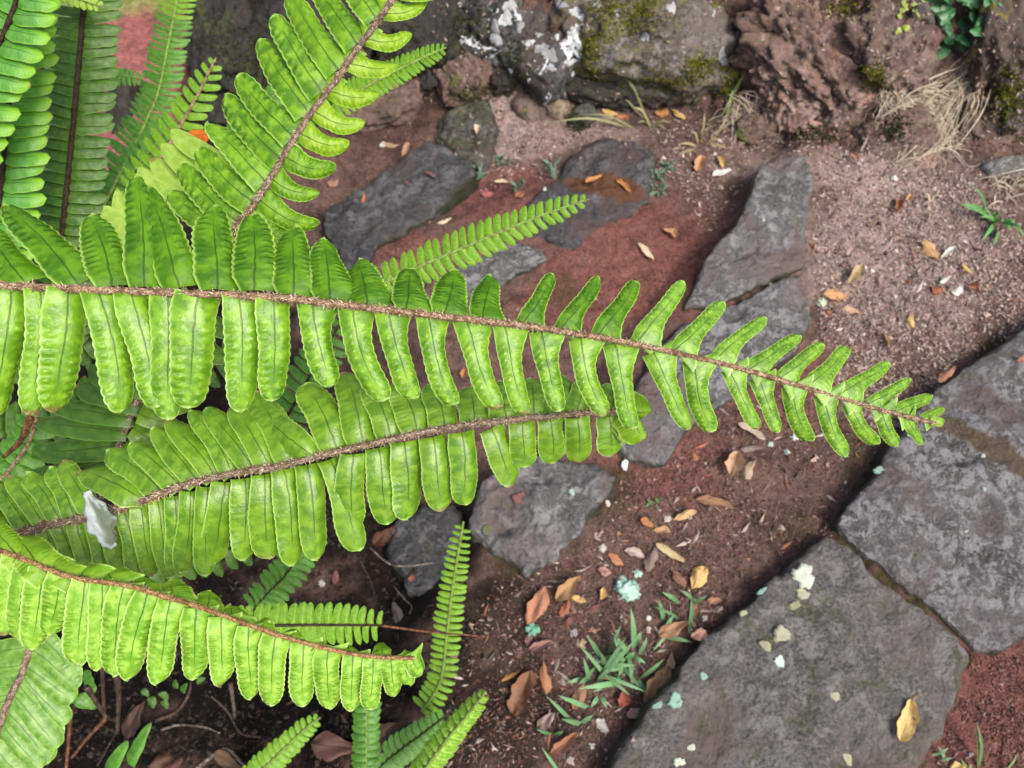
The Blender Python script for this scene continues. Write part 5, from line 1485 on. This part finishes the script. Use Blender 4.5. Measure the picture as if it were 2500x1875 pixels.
def tuft(label, base, blades, color, wpx=9, name='grass_tuft', cat='grass tuft', lift=70, jitter=0.12, group='tufts of grass on the path'):
    """blades: tip pixels, optionally (x, y, lift)"""
    b0 = surf(*base)
    t = empty(name, b0, label, cat, group)
    r = random.Random(len(label) + int(base[0]))
    d = (b0 - CAM).dot(-CBACK)
    for bl in blades:
        bx = base[0] + r.uniform(-12, 12) + (bl[0] - base[0]) * 0.12
        by = base[1] + r.uniform(-10, 10) + (bl[1] - base[1]) * 0.12
        if len(bl) > 3:
            bx, by = bl[3], bl[4]
        A = surf(bx, by) - Vector((0, 0, 0.003))
        lf_ = (bl[2] if len(bl) > 2 else lift) * mpp(d)
        dA = (A - CAM).dot(-CBACK)
        Tp = at(bl[0], bl[1], dA - lf_ * 0.8)
        Mi = (A + Tp) / 2 + Vector((0, 0, 1)) * lf_ * 0.35
        P = [np.array(A - b0), np.array(Mi - b0), np.array(Tp - b0)]
        V, F = ribbon(P, wpx * 0.5 * mpp(d) * r.uniform(0.8, 1.2), np.array(CBACK) + np.array([r.uniform(-.3, .3), r.uniform(-.3, .3), 0]))
        o = obj('blade', mesh_from('blade', V, F), M['grass'], t)
        k = r.uniform(0.75, 1.25)
        o.color = (color[0] * k, color[1] * k, color[2] * k, 1)
    return t


TEAL = (0.14, 0.28, 0.125)
_rt = random.Random(77)
tuft('dense blue green grass tuft beside the mottled slab', (1490, 1640), [(1540, 1482, 60, 1548, 1588), (1517, 1524, 50, 1483, 1600), (1430, 1548, 60, 1470, 1615), (1566, 1542, 40, 1545, 1580), (1424, 1605, 40, 1440, 1665), (1382, 1668, 30, 1430, 1655), (1622, 1608, 50, 1560, 1660),
     (1545, 1690, 60, 1530, 1580), (1506, 1690, 50, 1520, 1570), (1455, 1620, 60, 1500, 1600), (1530, 1610, 50, 1490, 1620), (1475, 1640, 40, 1530, 1625), (1440, 1730, 20, 1465, 1695), (1482, 1730, 20, 1465, 1695), (1410, 1672, 30, 1445, 1650),
     (1585, 1700, 20, 1550, 1650), (1580, 1555, 50, 1560, 1600), (1465, 1590, 60, 1480, 1640), (1520, 1670, 40, 1490, 1640), (1500, 1560, 60, 1520, 1620), (1448, 1690, 20, 1480, 1670), (1560, 1720, 10, 1540, 1690), (1578, 1620, 40, 1535, 1600)] + [(1490 + _rt.uniform(-95, 100), 1630 + _rt.uniform(-95, 80), _rt.uniform(20, 60), 1495 + _rt.uniform(-50, 50), 1645 + _rt.uniform(-45, 45)) for _ in range(16)], TEAL, 13)
tuft('few grass blades over brown leaves above the dense tuft', (1660, 1510), [(1595, 1480, 40, 1665, 1515), (1615, 1445, 40, 1660, 1475), (1688, 1455, 50, 1682, 1550), (1728, 1453, 40, 1685, 1480), (1608, 1462, 30, 1620, 1520), (1585, 1600, 50, 1650, 1520), (1690, 1568, 30, 1620, 1555), (1645, 1500, 20, 1620, 1540), (1660, 1440, 20, 1700, 1470)], TEAL, 11)
tuft('pair of long grass blades low on the dark soil', (1420, 1765), [(1332, 1697, 30, 1400, 1765), (1360, 1697, 30, 1440, 1730), (1370, 1755, 20, 1425, 1770), (1450, 1745, 20, 1415, 1768)], TEAL, 13)
tuft('curved grass blade low on the dark soil', (1350, 1795), [(1308, 1780, 20, 1350, 1795), (1376, 1785, 20, 1352, 1797)], (0.07, 0.17, 0.06), 11)
tuft('single grass blade at the bottom edge', (1365, 1885), [(1322, 1824, 30, 1368, 1890)], TEAL, 12)
tuft('green star shaped grass weed near the right edge', (2425, 545), [(2340, 498, 50), (2350, 505, 40), (2440, 520, 40), (2500, 580, 50), (2470, 565, 40), (2425, 600, 40), (2395, 590, 40), (2390, 530, 40), (2370, 450, 60), (2480, 545, 30), (2425, 520, 30), (2395, 510, 30), (2450, 540, 40)], (0.09, 0.25, 0.07), 11)
tuft('tiny green weed on red soil below the frond overlap', (1595, 1228), [(1575, 1238, 15), (1612, 1246, 15), (1600, 1215, 15), (1620, 1218, 15), (1580, 1220, 15), (1588, 1247, 15)], (0.10, 0.19, 0.06), 8)
tuft('sparse grass with long arching blades under the grey boulder', (1585, 310), [(1500, 175, 90), (1435, 185, 60), (1410, 280, 60), (1330, 300, 70), (1555, 300, 30), (1640, 300, 30), (1600, 345, 20), (1540, 260, 60), (1620, 330, 20), (1570, 340, 10), (1630, 320, 20)], (0.24, 0.25, 0.11), 6)
tuft('green grass stalks leaning against the ribbed pink rock', (1765, 290), [(1815, 190, 40), (1835, 150, 40), (1800, 235, 40), (1790, 215, 30)], (0.20, 0.30, 0.09), 7)
tuft('dry grass tuft with radiating blades above the white oval leaf', (1705, 350), [(1720, 270, 40), (1690, 320, 30), (1780, 365, 20), (1650, 380, 20), (1610, 390, 20), (1755, 400, 10), (1735, 310, 40), (1800, 290, 40), (1760, 340, 30), (1680, 390, 10), (1700, 395, 10), (1655, 352, 20)], (0.30, 0.24, 0.12), 6)
for i, (x, y, lab) in enumerate([(1225, 400, 'tiny blue green weed left of the hollowed stone'), (1262, 455, 'small pale weed on red soil beside the hollowed stone'), (1348, 412, 'tiny green weed at the upper left edge of the hollowed stone'),
                                 (1612, 430, 'bluish weed at the right edge of the hollowed stone'), (1608, 465, 'rounded bluish weed at the lower right edge of the hollowed stone'), (1632, 410, 'small bluish weed under the dry grass tuft'), (1170, 420, 'small pale weed by the corner of the dark square stone')]):
    r = random.Random(i + 50)
    tuft(lab, (x, y), [(x + r.uniform(-26, 26), y + r.uniform(-26, 18), r.uniform(10, 30)) for _ in range(12)], (0.11, 0.19, 0.12), 6, name='small_weed', cat='weed', group='small weeds in the joints')
tuft('grass blades sprouting at the bottom right corner', (2400, 1890), [(2378, 1770, 40), (2384, 1760, 50), (2485, 1838, 30, 2445, 1890), (2390, 1800, 30), (2345, 1850, 20, 2360, 1890), (2372, 1865, 20, 2355, 1885)], (0.15, 0.24, 0.09), 8)
tuft('low pale green sprigs at the bottom edge of the mottled slab', (2300, 1850), [(2290, 1820, 20), (2310, 1835, 20), (2280, 1840, 15), (2325, 1850, 15), (2305, 1870, 10), (2295, 1830, 20), (2318, 1825, 20)], (0.18, 0.28, 0.15), 8)
tuft('fine dry sprig on the pink boulder', (2035, 48), [(2020, 20, 20), (2045, 25, 20), (2060, 45, 20), (2005, 30, 20), (2032, 75, 10), (2050, 60, 10), (2010, 50, 15)], (0.42, 0.36, 0.22), 4)
tuft('dry star of grass on the litter near the green weed', (2275, 490), [(2262, 470, 15), (2300, 480, 15), (2250, 500, 15), (2285, 520, 15), (2270, 530, 15), (2310, 500, 15), (2255, 480, 15), (2290, 465, 15)], (0.45, 0.36, 0.26), 5)


def straw_mat(label, starts, count, seed, ends, wpx=1.9, lift=16, name='straw_clump', cols=((0.40, 0.33, 0.24), (0.30, 0.24, 0.18), (0.48, 0.42, 0.33), (0.22, 0.16, 0.12), (0.27, 0.23, 0.15))):
    r = random.Random(seed)
    V, F, C = [], [], []
    for _ in range(count):
        s0 = r.choice(starts)
        e0 = r.choice(ends)
        sx, sy = s0[0] + r.gauss(0, s0[2]), s0[1] + r.gauss(0, s0[2])
        exx, eyy = e0[0] + r.gauss(0, e0[2]), e0[1] + r.gauss(0, e0[2])
        mx, my = (sx + exx) / 2 + r.gauss(0, 14), (sy + eyy) / 2 - r.uniform(0, 22)
        A, B_, E = hit(sx, sy), hit(mx, my), hit(exx, eyy)
        k = mpp((A - CAM).length)
        lf_ = [CBACK * (lift * k * r.uniform(0.2, 1.2)) for _ in range(3)]
        P = [np.array(A + lf_[0]), np.array(B_ + lf_[1] * 1.6), np.array(E + lf_[2] * 0.6)]
        v, f = ribbon(P, wpx * 0.5 * k * r.uniform(0.6, 1.5), np.array(CBACK), n=9, tipf=0.3)
        o = len(V)
        V += v
        F += [tuple(q + o for q in ff) for ff in f]
        C += [r.choice(cols)] * len(v)
    return obj(name, mesh_from(name, V, F, colattr=np.array(C)), M['straw'], None, label, 'dry grass')


straw_mat('mat of bleached straw draped over the round dark boulder', [(2230, 225, 34), (2300, 215, 34), (2170, 240, 25), (2350, 190, 26)], 330, 3, [(2130, 320, 26), (2290, 320, 30), (2240, 370, 30), (2330, 300, 30), (2260, 300, 40)])
straw_mat('loose straws hanging below the straw mat', [(2250, 300, 20), (2300, 330, 20), (2270, 370, 16)], 70, 4, [(2210, 390, 20), (2300, 400, 26), (2190, 400, 14)])
straw_mat('faded straws on the lower right of the bank', [(2480, 440, 20), (2440, 470, 20)], 40, 5, [(2390, 480, 26), (2500, 470, 20)])
straw_mat('dry straws at the foot of the ribbed pink rock', [(1800, 250, 16), (1780, 300, 16)], 60, 6, [(1830, 310, 22), (1770, 330, 22), (1850, 290, 20)])


# bare root stalk
def stick(label, pts, rad, mat='rachis_grey', name='twig', cat='twig', lift=4, group=None):
    P = []
    for q in pts:
        p = surf(q[0], q[1]) if len(q) == 2 else at(*q)
        if len(q) == 2:
            p = p + Vector((0, 0, 1)) * lift * mpp(1.2)
        P.append(np.array(p))
    P = catmull(P, max(12, len(pts) * 6))
    c = P[0].copy()
    rad_ = np.linspace(rad, rad * 0.6, len(P)) * mpp(1.2)
    V, F = tube(P - c, rad_, 7, 0.3)
    o = obj(name, mesh_from(name, V, F), M[mat], None, label, cat, group)
    o.location = c
    return o


M['root'] = stem_material('root_pale', (0.22, 0.17, 0.135), (0.33, 0.28, 0.23), (0.12, 0.08, 0.06), 300)
M['root_shaded'] = stem_material('root_shaded', (0.09, 0.068, 0.055), (0.14, 0.115, 0.095), (0.055, 0.037, 0.028), 300)  # root colours darkened to stand for the shade under the ferns
M['twig_dark'] = stem_material('twig_dark', (0.045, 0.026, 0.018), (0.075, 0.05, 0.036), (0.03, 0.02, 0.014), 300)
M['twig_rust'] = stem_material('twig_rust', (0.13, 0.05, 0.025), (0.19, 0.08, 0.04), (0.08, 0.03, 0.02), 300)
stick('pale bare root stalk running down from the straw mat', [(2200, 230), (2160, 265), (2135, 310), (2110, 350), (2092, 385)], 6, 'root', lift=24)
stick('pale twig arching at the right of the straw mat', [(2345, 150), (2375, 200), (2340, 250), (2300, 300)], 3, 'root', lift=16)
stick('thin straw across the right end of the bank', [(2340, 100), (2390, 210), (2372, 330), (2350, 350)], 2.5, 'root', lift=14)
stick('fine pale twig reaching to the cobble', [(2330, 340), (2355, 410), (2400, 400), (2430, 380)], 2.5, 'root', lift=8)
stick('thin rusty wire like stem crossing the upright frond', [(930, 1527, 0.765), (1010, 1538, 0.80), (1080, 1546, 0.85), (1150, 1551, 0.88), (1193, 1557, 0.90)], 2.0, 'twig_rust')
stick('thin brown root curving on the blackish stone', [(905, 1340), (950, 1375), (1000, 1383), (1055, 1373)], 2.4, 'root', lift=8)
stick('brown stem slanting down at the left edge', [(75, 1020, 0.70), (50, 1075, 0.72), (10, 1115, 0.74)], 5, 'twig_rust')
tw = [('upright orange brown stem in the dark at lower left', [(172, 1735, 1.05), (168, 1800, 1.08), (160, 1890, 1.1)], 5, 'twig_rust'),
      ('slanting rusty stem below the pale lime frond', [(258, 1755, 1.0), (215, 1800, 1.03), (175, 1850, 1.06)], 4.5, 'twig_rust'),
      ('mauve brown stalk below the pale sheeny frond', [(212, 1678, 0.95), (240, 1720, 0.98), (262, 1755, 1.0)], 6, 'twig_dark'),
      ('straight brown stem behind the pale lime frond tips', [(285, 1640, 1.0), (290, 1700, 1.05), (286, 1790, 1.1)], 7, 'twig_dark'),
      ('second straight brown stem behind the pale lime frond tips', [(250, 1630, 1.05), (252, 1690, 1.08), (256, 1760, 1.12)], 5, 'twig_dark'),
      ('grey bent twig on the dark debris', [(380, 1760), (430, 1740), (460, 1700), (470, 1650)], 5, 'twig_dark'),
      ('pale arched rootlet on the dark debris', [(395, 1782), (440, 1770), (500, 1775), (540, 1790)], 3.5, 'root_shaded'),
      ('long thin twig running to the bottom edge', [(330, 1720), (280, 1800), (240, 1870)], 3.5, 'twig_dark'),
      ('pale grey twig upright among the debris', [(563, 1670, 1.1), (570, 1720, 1.15), (574, 1760, 1.2)], 5, 'root_shaded'),
      ('crooked twig low among the debris', [(520, 1700), (560, 1740), (590, 1790), (640, 1800)], 3.5, 'twig_dark'),
      ('thin twig below the level frond', [(700, 1720), (740, 1700), (790, 1650)], 3, 'twig_dark'),
      ('tan broken stick at the bottom edge', [(480, 1880), (530, 1840), (560, 1830), (600, 1870)], 6, 'root_shaded'),
      ('thin root in the dark between the small fronds', [(960, 1430), (985, 1460), (1005, 1480), (1000, 1500)], 2.2, 'root_shaded'),
      ('dark curved root under the glossy frond', [(880, 1370), (905, 1420), (915, 1450)], 2.2, 'twig_dark')]
for lab, pts, rd, mt in tw:
    stick(lab, pts, rd, mt, group='twigs under the ferns')

# lichens and loose bits
def crumple(label, px, py, rpx, color, name, cat, seed, flat=0.45):
    p = surf(px, py)
    d = (p - CAM).dot(-CBACK)
    bm = bmesh.new()
    bmesh.ops.create_icosphere(bm, subdivisions=4, radius=1.0)
    V = np.array([v.co[:] for v in bm.verts])
    Fc = [[v.index for v in f.verts] for f in bm.faces]
    bm.free()
    q = V * 1.0 + seed
    r = 0.75 + 0.55 * pnoise(q * 1.6) + 0.45 * pnoise(q * 4.2) + 0.25 * pnoise(q * 9)
    V = V * np.clip(r, 0.15, 2)[:, None] * rpx * mpp(d)
    V[:, 2] *= flat
    o = obj(name, mesh_from(name, V, Fc), M['objcol'], None, label, cat)
    o.location = p + Vector((0, 0, rpx * mpp(d) * 0.2))
    o.color = (*color, 1)
    return o


crumple('mint green crinkled lichen tuft on the soil', 1530, 1440, 36, (0.33, 0.50, 0.42), 'lichen_tuft', 'lichen', 3.3)
crumple('small arm of mint lichen beside the crinkled tuft', 1556, 1402, 12, (0.36, 0.53, 0.45), 'lichen_tuft', 'lichen', 4.1)
crumple('small teal lichen scrap below the crinkled orange leaf', 1300, 1537, 17, (0.14, 0.30, 0.22), 'lichen_tuft', 'lichen', 5.2)
crumple('pale green crumb left of the three litter leaves', 2005, 741, 13, (0.42, 0.50, 0.34), 'lichen_tuft', 'lichen', 6.2)
for i, (x, y, r_, c_, lab) in enumerate([(1937, 1070, 9, (0.5, 0.56, 0.56), 'bluish white pebble under the long frond tip, upper one'), (1879, 1085, 8, (0.4, 0.52, 0.44), 'pale green pebble beside the mauve grey leaf'),
                                         (1920, 1104, 8, (0.42, 0.52, 0.48), 'pale green pebble under the long frond tip, lower one'), (1470, 1340, 11, (0.42, 0.40, 0.33), 'round grey snail like pebble beside the worn step stone'),
                                         (2128, 664, 6, (0.62, 0.6, 0.5), 'small white pebble right of the olive tan leaf'), (2186, 613, 5, (0.62, 0.58, 0.5), 'tiny white pebble on the litter'),
                                         (935, 355, 8, (0.6, 0.56, 0.5), 'white pebble behind the square cornered stone'), (1583, 1510, 7, (0.6, 0.55, 0.5), 'white pebble above the dense grass tuft'),
                                         (1445, 1820, 8, (0.6, 0.6, 0.55), 'white pebble below the whitish scrap'), (2368, 1842, 6, (0.6, 0.57, 0.5), 'white pebble at the bottom right'),
                                         (2182, 437, 8, (0.62, 0.6, 0.55), 'white chip below the root stalk'), (1718, 1510, 9, (0.46, 0.42, 0.38), 'whitish stone chip beside the small grass tuft'),
                                         (785, 1425, 9, (0.32, 0.32, 0.27), 'grey pebble in the dark under the glossy frond'), (1400, 1545, 13, (0.30, 0.27, 0.28), 'lilac grey pebble left of the grass tuft'), (1418, 1572, 13, (0.44, 0.33, 0.22), 'tan pebble left of the grass tuft')]):
    crumple(lab, x, y, r_, c_, 'pebble', 'pebble', i * 2.1, 0.7)

# papery cocoon on the glossy frond
V, F = [], []
pc = [(212, 1200, 9), (218, 1215, 13), (228, 1235, 22), (240, 1258, 33), (250, 1285, 34), (262, 1310, 27), (272, 1328, 17), (278, 1336, 8)]
PP = np.array([at(x, y, 0.502)[:] for x, y, _ in pc])
cP = catmull(PP, 40)
cr = np.interp(np.linspace(0, 7, 40), range(8), [q[2] for q in pc]) * mpp(0.502) * 0.92 * (1 + 0.12 * np.sin(np.linspace(0, 26, 40)))
V, F = tube(cP - cP[0], cr, 26, 0.0)
V = np.array(V)
cen = np.repeat(cP - cP[0], 26, 0)
cen = np.vstack([cen])
off = V - cen
q = V * 120
off *= (1 + 0.35 * (np.abs(pnoise(q * np.array([1.6, 0.5, 1])))[:, None] * -1.6 + 0.4) + 0.15 * pnoise(q * 3)[:, None])
off -= np.outer(off @ np.array(CBACK), np.array(CBACK)) * 0.55
V = cen + off
side_ = (off @ np.array(CRIGHT)) / (np.repeat(cr, 26) + 1e-6)
along = np.repeat(np.linspace(0, 1, 40), 26)
stre = pnoise(np.stack([side_ * 3.5, along * 2.0, np.full(len(side_), 3.3)], 1)) + 0.5 * pnoise(np.stack([side_ * 9, along * 5.0, np.full(len(side_), 8.3)], 1))
wht = np.clip(sstep(0.1, -0.5, side_ + 0.5 * stre) + sstep(0.16, 0.02, along) + sstep(0.86, 1.0, along) + 0.6 * sstep(0.25, 0.5, stre), 0, 1)
ccol = np.array((0.15, 0.185, 0.13))[None] * (1 - wht[:, None]) + np.array((0.56, 0.63, 0.66))[None] * wht[:, None]
M['cocoon'] = tint_material('cocoon_paper', 0.6, 700, 0.45, 0.3, trans=0.3)
co = obj('cocoon', mesh_from('cocoon', V, F, colattr=ccol), M['cocoon'], None, 'whitish papery cocoon stuck across the glossy frond', 'cocoon')
co.location = cP[0]


# broad leaved weeds
def leafy(label, leaves_, color, name, cat, depth_off=0.03, wratio=0.62):
    b0 = hit(*leaves_[0][:2])
    t = empty(name, b0, label, cat)
    r = random.Random(len(label))
    for (x, y, ln, an) in leaves_:
        p = hit(x, y)
        p = p + (CAM - p).normalized() * depth_off * r.uniform(0.2, 1.3)
        d = (p - CAM).dot(-CBACK)
        a = math.radians(an)
        L = ln * mpp(d)
        yv = (CRIGHT * math.cos(a) + CUP * math.sin(a) + CBACK * r.uniform(-0.4, 0.3)).normalized()
        nh = (CBACK + Vector((r.uniform(-.5, .5), r.uniform(-.5, .5), 0.4))).normalized()
        nv_ = (nh - yv * nh.dot(yv)).normalized()
        xv = yv.cross(nv_)
        V, F, UV = leaflet_geo(L, L * wratio * 0.5, fal=0, aur=0, prox=0.25, arch=0.08, cup=0.2, tooth=0.02, nv=14, nu=6, st=0.35, seed=int(x), pust=0, taper=0.0, tipp=1.5, wave=0.15)
        o = obj('leaf', mesh_from('leaf', V, F, UV), M[color], t)
        o.matrix_basis = Matrix(((xv.x, yv.x, nv_.x, p.x - b0.x), (xv.y, yv.y, nv_.y, p.y - b0.y), (xv.z, yv.z, nv_.z, p.z - b0.z), (0, 0, 0, 1)))
    return t


M['leaf_weed'] = leaf_material('weed_dark_green', (0.02, 0.10, 0.03), (0.05, 0.18, 0.06), (0.08, 0.24, 0.08), (0.08, 0.3, 0.05), pust=0.0, rib=(0.05, 0.15, 0.05), tfac=0.2)
r = random.Random(9)
leafy('dark green broad leaved weed growing between the boulders at upper right', [(r.uniform(2285, 2460), r.uniform(-20, 120), r.uniform(34, 60), r.uniform(0, 360)) for _ in range(46)], 'leaf_weed', 'leafy_weed', 'weed')
M['leaf_lime'] = leaf_material('weed_lime', (0.26, 0.36, 0.05), (0.42, 0.50, 0.12), (0.42, 0.5, 0.15), (0.5, 0.6, 0.1), pust=0.0, rib=(0.3, 0.4, 0.1), tfac=0.25)
leafy('scatter of tiny lime leaves on the brown boulder', [(r.uniform(2180, 2265), r.uniform(0, 85), r.uniform(10, 20), r.uniform(0, 360)) for _ in range(26)] + [(2148, 112, 15, 70), (2190, 40, 16, 20)], 'leaf_lime', 'creeping_weed', 'weed', wratio=0.8)
leafy('tiny green creeper at the upper edge of the grey boulder', [(1545 + r.uniform(-22, 30), 60 + r.uniform(-40, 14), r.uniform(8, 16), r.uniform(0, 360)) for _ in range(18)], 'leaf_small', 'creeping_weed', 'weed', wratio=0.8)
leafy('pair of fleshy pointed green leaves in the dark at the bottom left', [(315, 1865, 110, 62), (265, 1895, 120, 58)], 'leaf_smallblue', 'young_plant', 'plant', depth_off=0.12, wratio=0.3)
leafy('two rounded grey green leaves below the pale sheeny frond', [(205, 1640, 60, -62), (190, 1700, 55, -40)], 'leaf_smallblue', 'young_plant', 'plant', depth_off=0.12, wratio=0.6)
leafy('seedling with small leaves in the dark below the pale lime frond', [(350, 1682, 24, -50), (372, 1700, 30, -70), (395, 1690, 26, -60), (430, 1680, 24, 80), (445, 1690, 26, 60), (480, 1665, 22, 20), (400, 1710, 24, -50)], 'leaf_dark', 'seedling', 'plant', depth_off=0.03)

# ------------------------------------------------------------------ moss, lichen crusts and grit on the boulders
bpy.context.view_layer.update()
_dg = bpy.context.evaluated_depsgraph_get()


def look(px, py):
    r_ = ray(px, py).normalized()
    ok, loc, nor, idx, ob, mx = scene.ray_cast(_dg, CAM, r_)
    if not ok:
        return None
    if nor.dot(r_) > 0:
        nor = -nor
    return loc, nor, ob


def on_wall(h_):
    return h_ is not None and (h_[2].name.startswith(('stone', 'ground', 'rock')))


r = random.Random(21)
MG = ((0.10, 0.11, 0.008), (0.16, 0.15, 0.012), (0.07, 0.085, 0.008), (0.20, 0.18, 0.02))
MD = ((0.035, 0.045, 0.008), (0.05, 0.06, 0.012), (0.025, 0.03, 0.006))
for (px, py, sx, sy, n_, cols_, lab) in [(1440, 125, 26, 44, 420, MG, 'golden moss on the boulder beside the white splashes'), (1700, 165, 34, 22, 380, MG, 'golden moss low on the grey boulder'), (1785, 200, 22, 44, 380, MG, 'golden moss on the small upright boulder'),
                                         (1490, 15, 40, 24, 300, MG, 'golden moss at the top edge above the grey boulder'), (2135, 185, 26, 26, 320, MG, 'golden moss between the pink and brown boulders'), (2060, 15, 40, 22, 260, MG, 'golden moss above the pink boulder'),
                                         (2465, 240, 30, 50, 460, MG, 'golden moss on the boulder at the right edge'), (1150, 60, 40, 60, 360, MD, 'dark moss left of the black boulder'), (1405, 300, 22, 18, 220, MD, 'olive moss on the small rock at the wall foot'),
                                         (1160, 225, 40, 24, 300, MD, 'dark moss at the left foot of the wall'), (960, 150, 70, 60, 420, MD, 'dark moss right of the top frond'), (600, 140, 90, 90, 500, MD, 'dark moss left of the top frond'),
                                         (1560, 40, 60, 40, 420, MG, 'golden moss across the top of the grey boulder'), (1620, 200, 60, 26, 380, MG, 'golden moss along the foot of the grey boulder'), (1260, 140, 40, 50, 260, MD, 'dark moss on the black boulder'), (2000, 330, 50, 20, 240, MD, 'dark moss at the foot of the pink boulder'),
                                         (2180, 320, 30, 30, 260, MD, 'dark moss on the boulder under the straw')]:
    V, F, C = [], [], []
    for _ in range(n_):
        h_ = look(px + r.gauss(0, sx * 0.7), py + r.gauss(0, sy * 0.7))
        if not on_wall(h_):
            continue
        loc, nor, ob = h_
        k = mpp((loc - CAM).length)
        for q_ in range(3):
            d_ = (nor + Vector((r.gauss(0, .6), r.gauss(0, .6), r.gauss(0, .6)))).normalized()
            e_ = d_.orthogonal().normalized()
            e_.rotate(Matrix.Rotation(r.uniform(0, 6.28), 3, d_))
            b0 = loc + Vector((r.gauss(0, 2), r.gauss(0, 2), 0)) * k
            L_, w_ = r.uniform(3, 7) * k, r.uniform(1.2, 2.4) * k
            v0 = len(V)
            V += [b0 - e_ * w_, b0 + e_ * w_, b0 + d_ * L_]
            F.append((v0, v0 + 1, v0 + 2))
            C += [r.choice(cols_)] * 3
    if V:
        obj('moss', mesh_from('moss', V, F, colattr=np.array(C), smooth=False), M['straw'], None, lab, kind='stuff')

# white lichen crusts on the black boulder
for (px, py, rp, sq, an) in [(1398, 108, 22, 2.0, 10), (1405, 75, 12, 1.6, 0), (1392, 152, 15, 0.6, 0), (1325, 120, 18, 0.9, 40), (1345, 135, 15, 1.3, -30), (1290, 105, 14, 0.8, 20), (1245, 12, 14, 1.4, -30), (1235, 45, 16, 1.5, 10), (1338, 18, 14, 0.8, 30), (1408, 32, 18, 0.8, -20),
                             (1370, 12, 12, 1.2, 60), (1460, 10, 12, 0.8, 0), (1505, 30, 9, 1, 0), (1345, 165, 14, 0.6, 0), (1400, 180, 6, 1, 0), (1210, 85, 16, 1.8, 10), (1430, 70, 10, 1, 0), (1575, 90, 9, 1.4, 0), (1765, 140, 12, 1.8, 0), (1640, 20, 10, 1.6, 0), (1270, 65, 10, 1.4, 0), (1315, 85, 9, 0.8, 0), (1360, 90, 7, 1, 0)]:
    h_ = look(px, py)
    if not on_wall(h_) or not h_[2].name.startswith('stone'):
        continue
    loc, nor, ob = h_
    k = mpp((loc - CAM).length * 0.93)
    rs = random.Random(int(px * 7 + py))
    N, K = 34, 5
    ph = [rs.uniform(0, 6.28) for _ in range(3)]
    V, F = [], []
    ex = (CRIGHT - nor * CRIGHT.dot(nor)).normalized()
    ey = nor.cross(ex)
    bad = False
    for kk in range(K):
        q_ = 1 - kk / K
        for i in range(N):
            a = 6.2832 * i / N
            rr = rp * q_ * (1 + 0.22 * math.sin(2 * a + ph[0]) + 0.2 * math.sin(3 * a + ph[1]) + 0.14 * math.sin(6 * a + ph[2]) + rs.uniform(-0.1, 0.1) * q_)
            x_, y_ = rr * math.cos(a), rr * math.sin(a) * sq
            t_ = math.radians(an)
            hh = look(px + x_ * math.cos(t_) - y_ * math.sin(t_), py - x_ * math.sin(t_) - y_ * math.cos(t_))
            p_ = hh[0] + hh[1] * (0.0015 if kk else -0.001) if hh is not None and (hh[0] - loc).length < 0.12 else loc
            V.append(np.array(p_ - ob.matrix_world.translation))
    for kk in range(K - 1):
        for i in range(N):
            F.append((kk * N + i, kk * N + (i + 1) % N, (kk + 1) * N + (i + 1) % N, (kk + 1) * N + i))
    V.append(np.array(loc + nor * 0.002 - ob.matrix_world.translation))
    F += [((K - 1) * N + i, (K - 1) * N + (i + 1) % N, len(V) - 1) for i in range(N)]
    lo = obj('lichen', mesh_from('lichen', V, F), M['objcol'], ob)
    g_ = rs.uniform(0.22, 0.46) if rp < 20 else 0.62
    lo.color = (g_ * 0.95, g_, g_ * 1.03, 1)

# grit and scraps lying on the bank
V, F, C = [], [], []
GR = [(0.26, 0.16, 0.13), (0.36, 0.25, 0.21), (0.14, 0.085, 0.065), (0.20, 0.11, 0.09), (0.34, 0.27, 0.22), (0.10, 0.075, 0.05)]
for _ in range(2300):
    px, py = r.uniform(1050, 2500), r.uniform(-5, 400)
    if r.random() > (0.95 if px > 1840 else 0.35):
        continue
    h_ = look(px, py)
    if not on_wall(h_) or h_[0].y < 0.9:
        continue
    loc, nor, ob = h_
    k = mpp((loc - CAM).length)
    e_ = nor.orthogonal().normalized()
    e_.rotate(Matrix.Rotation(r.uniform(0, 6.28), 3, nor))
    g_ = nor.cross(e_)
    L_, w_ = 2.5 * k + 6.5 * k * r.random() ** 2, r.uniform(1.5, 3.5) * k
    v0 = len(V)
    c_ = loc + nor * w_ * 0.4
    V += [c_ - e_ * L_, c_ - g_ * w_, c_ + e_ * L_ * r.uniform(0.5, 1), c_ + g_ * w_ * r.uniform(0.5, 1), c_ + nor * w_ * r.uniform(0.3, 1.1)]
    F += [(v0, v0 + 1, v0 + 4), (v0 + 1, v0 + 2, v0 + 4), (v0 + 2, v0 + 3, v0 + 4), (v0 + 3, v0, v0 + 4)]
    C += [r.choice(GR)] * 5
obj('bank_debris', mesh_from('bank_debris', V, F, colattr=np.array(C), smooth=False), M['litter'], None, 'grit and bark scraps lodged on the boulders', kind='stuff')
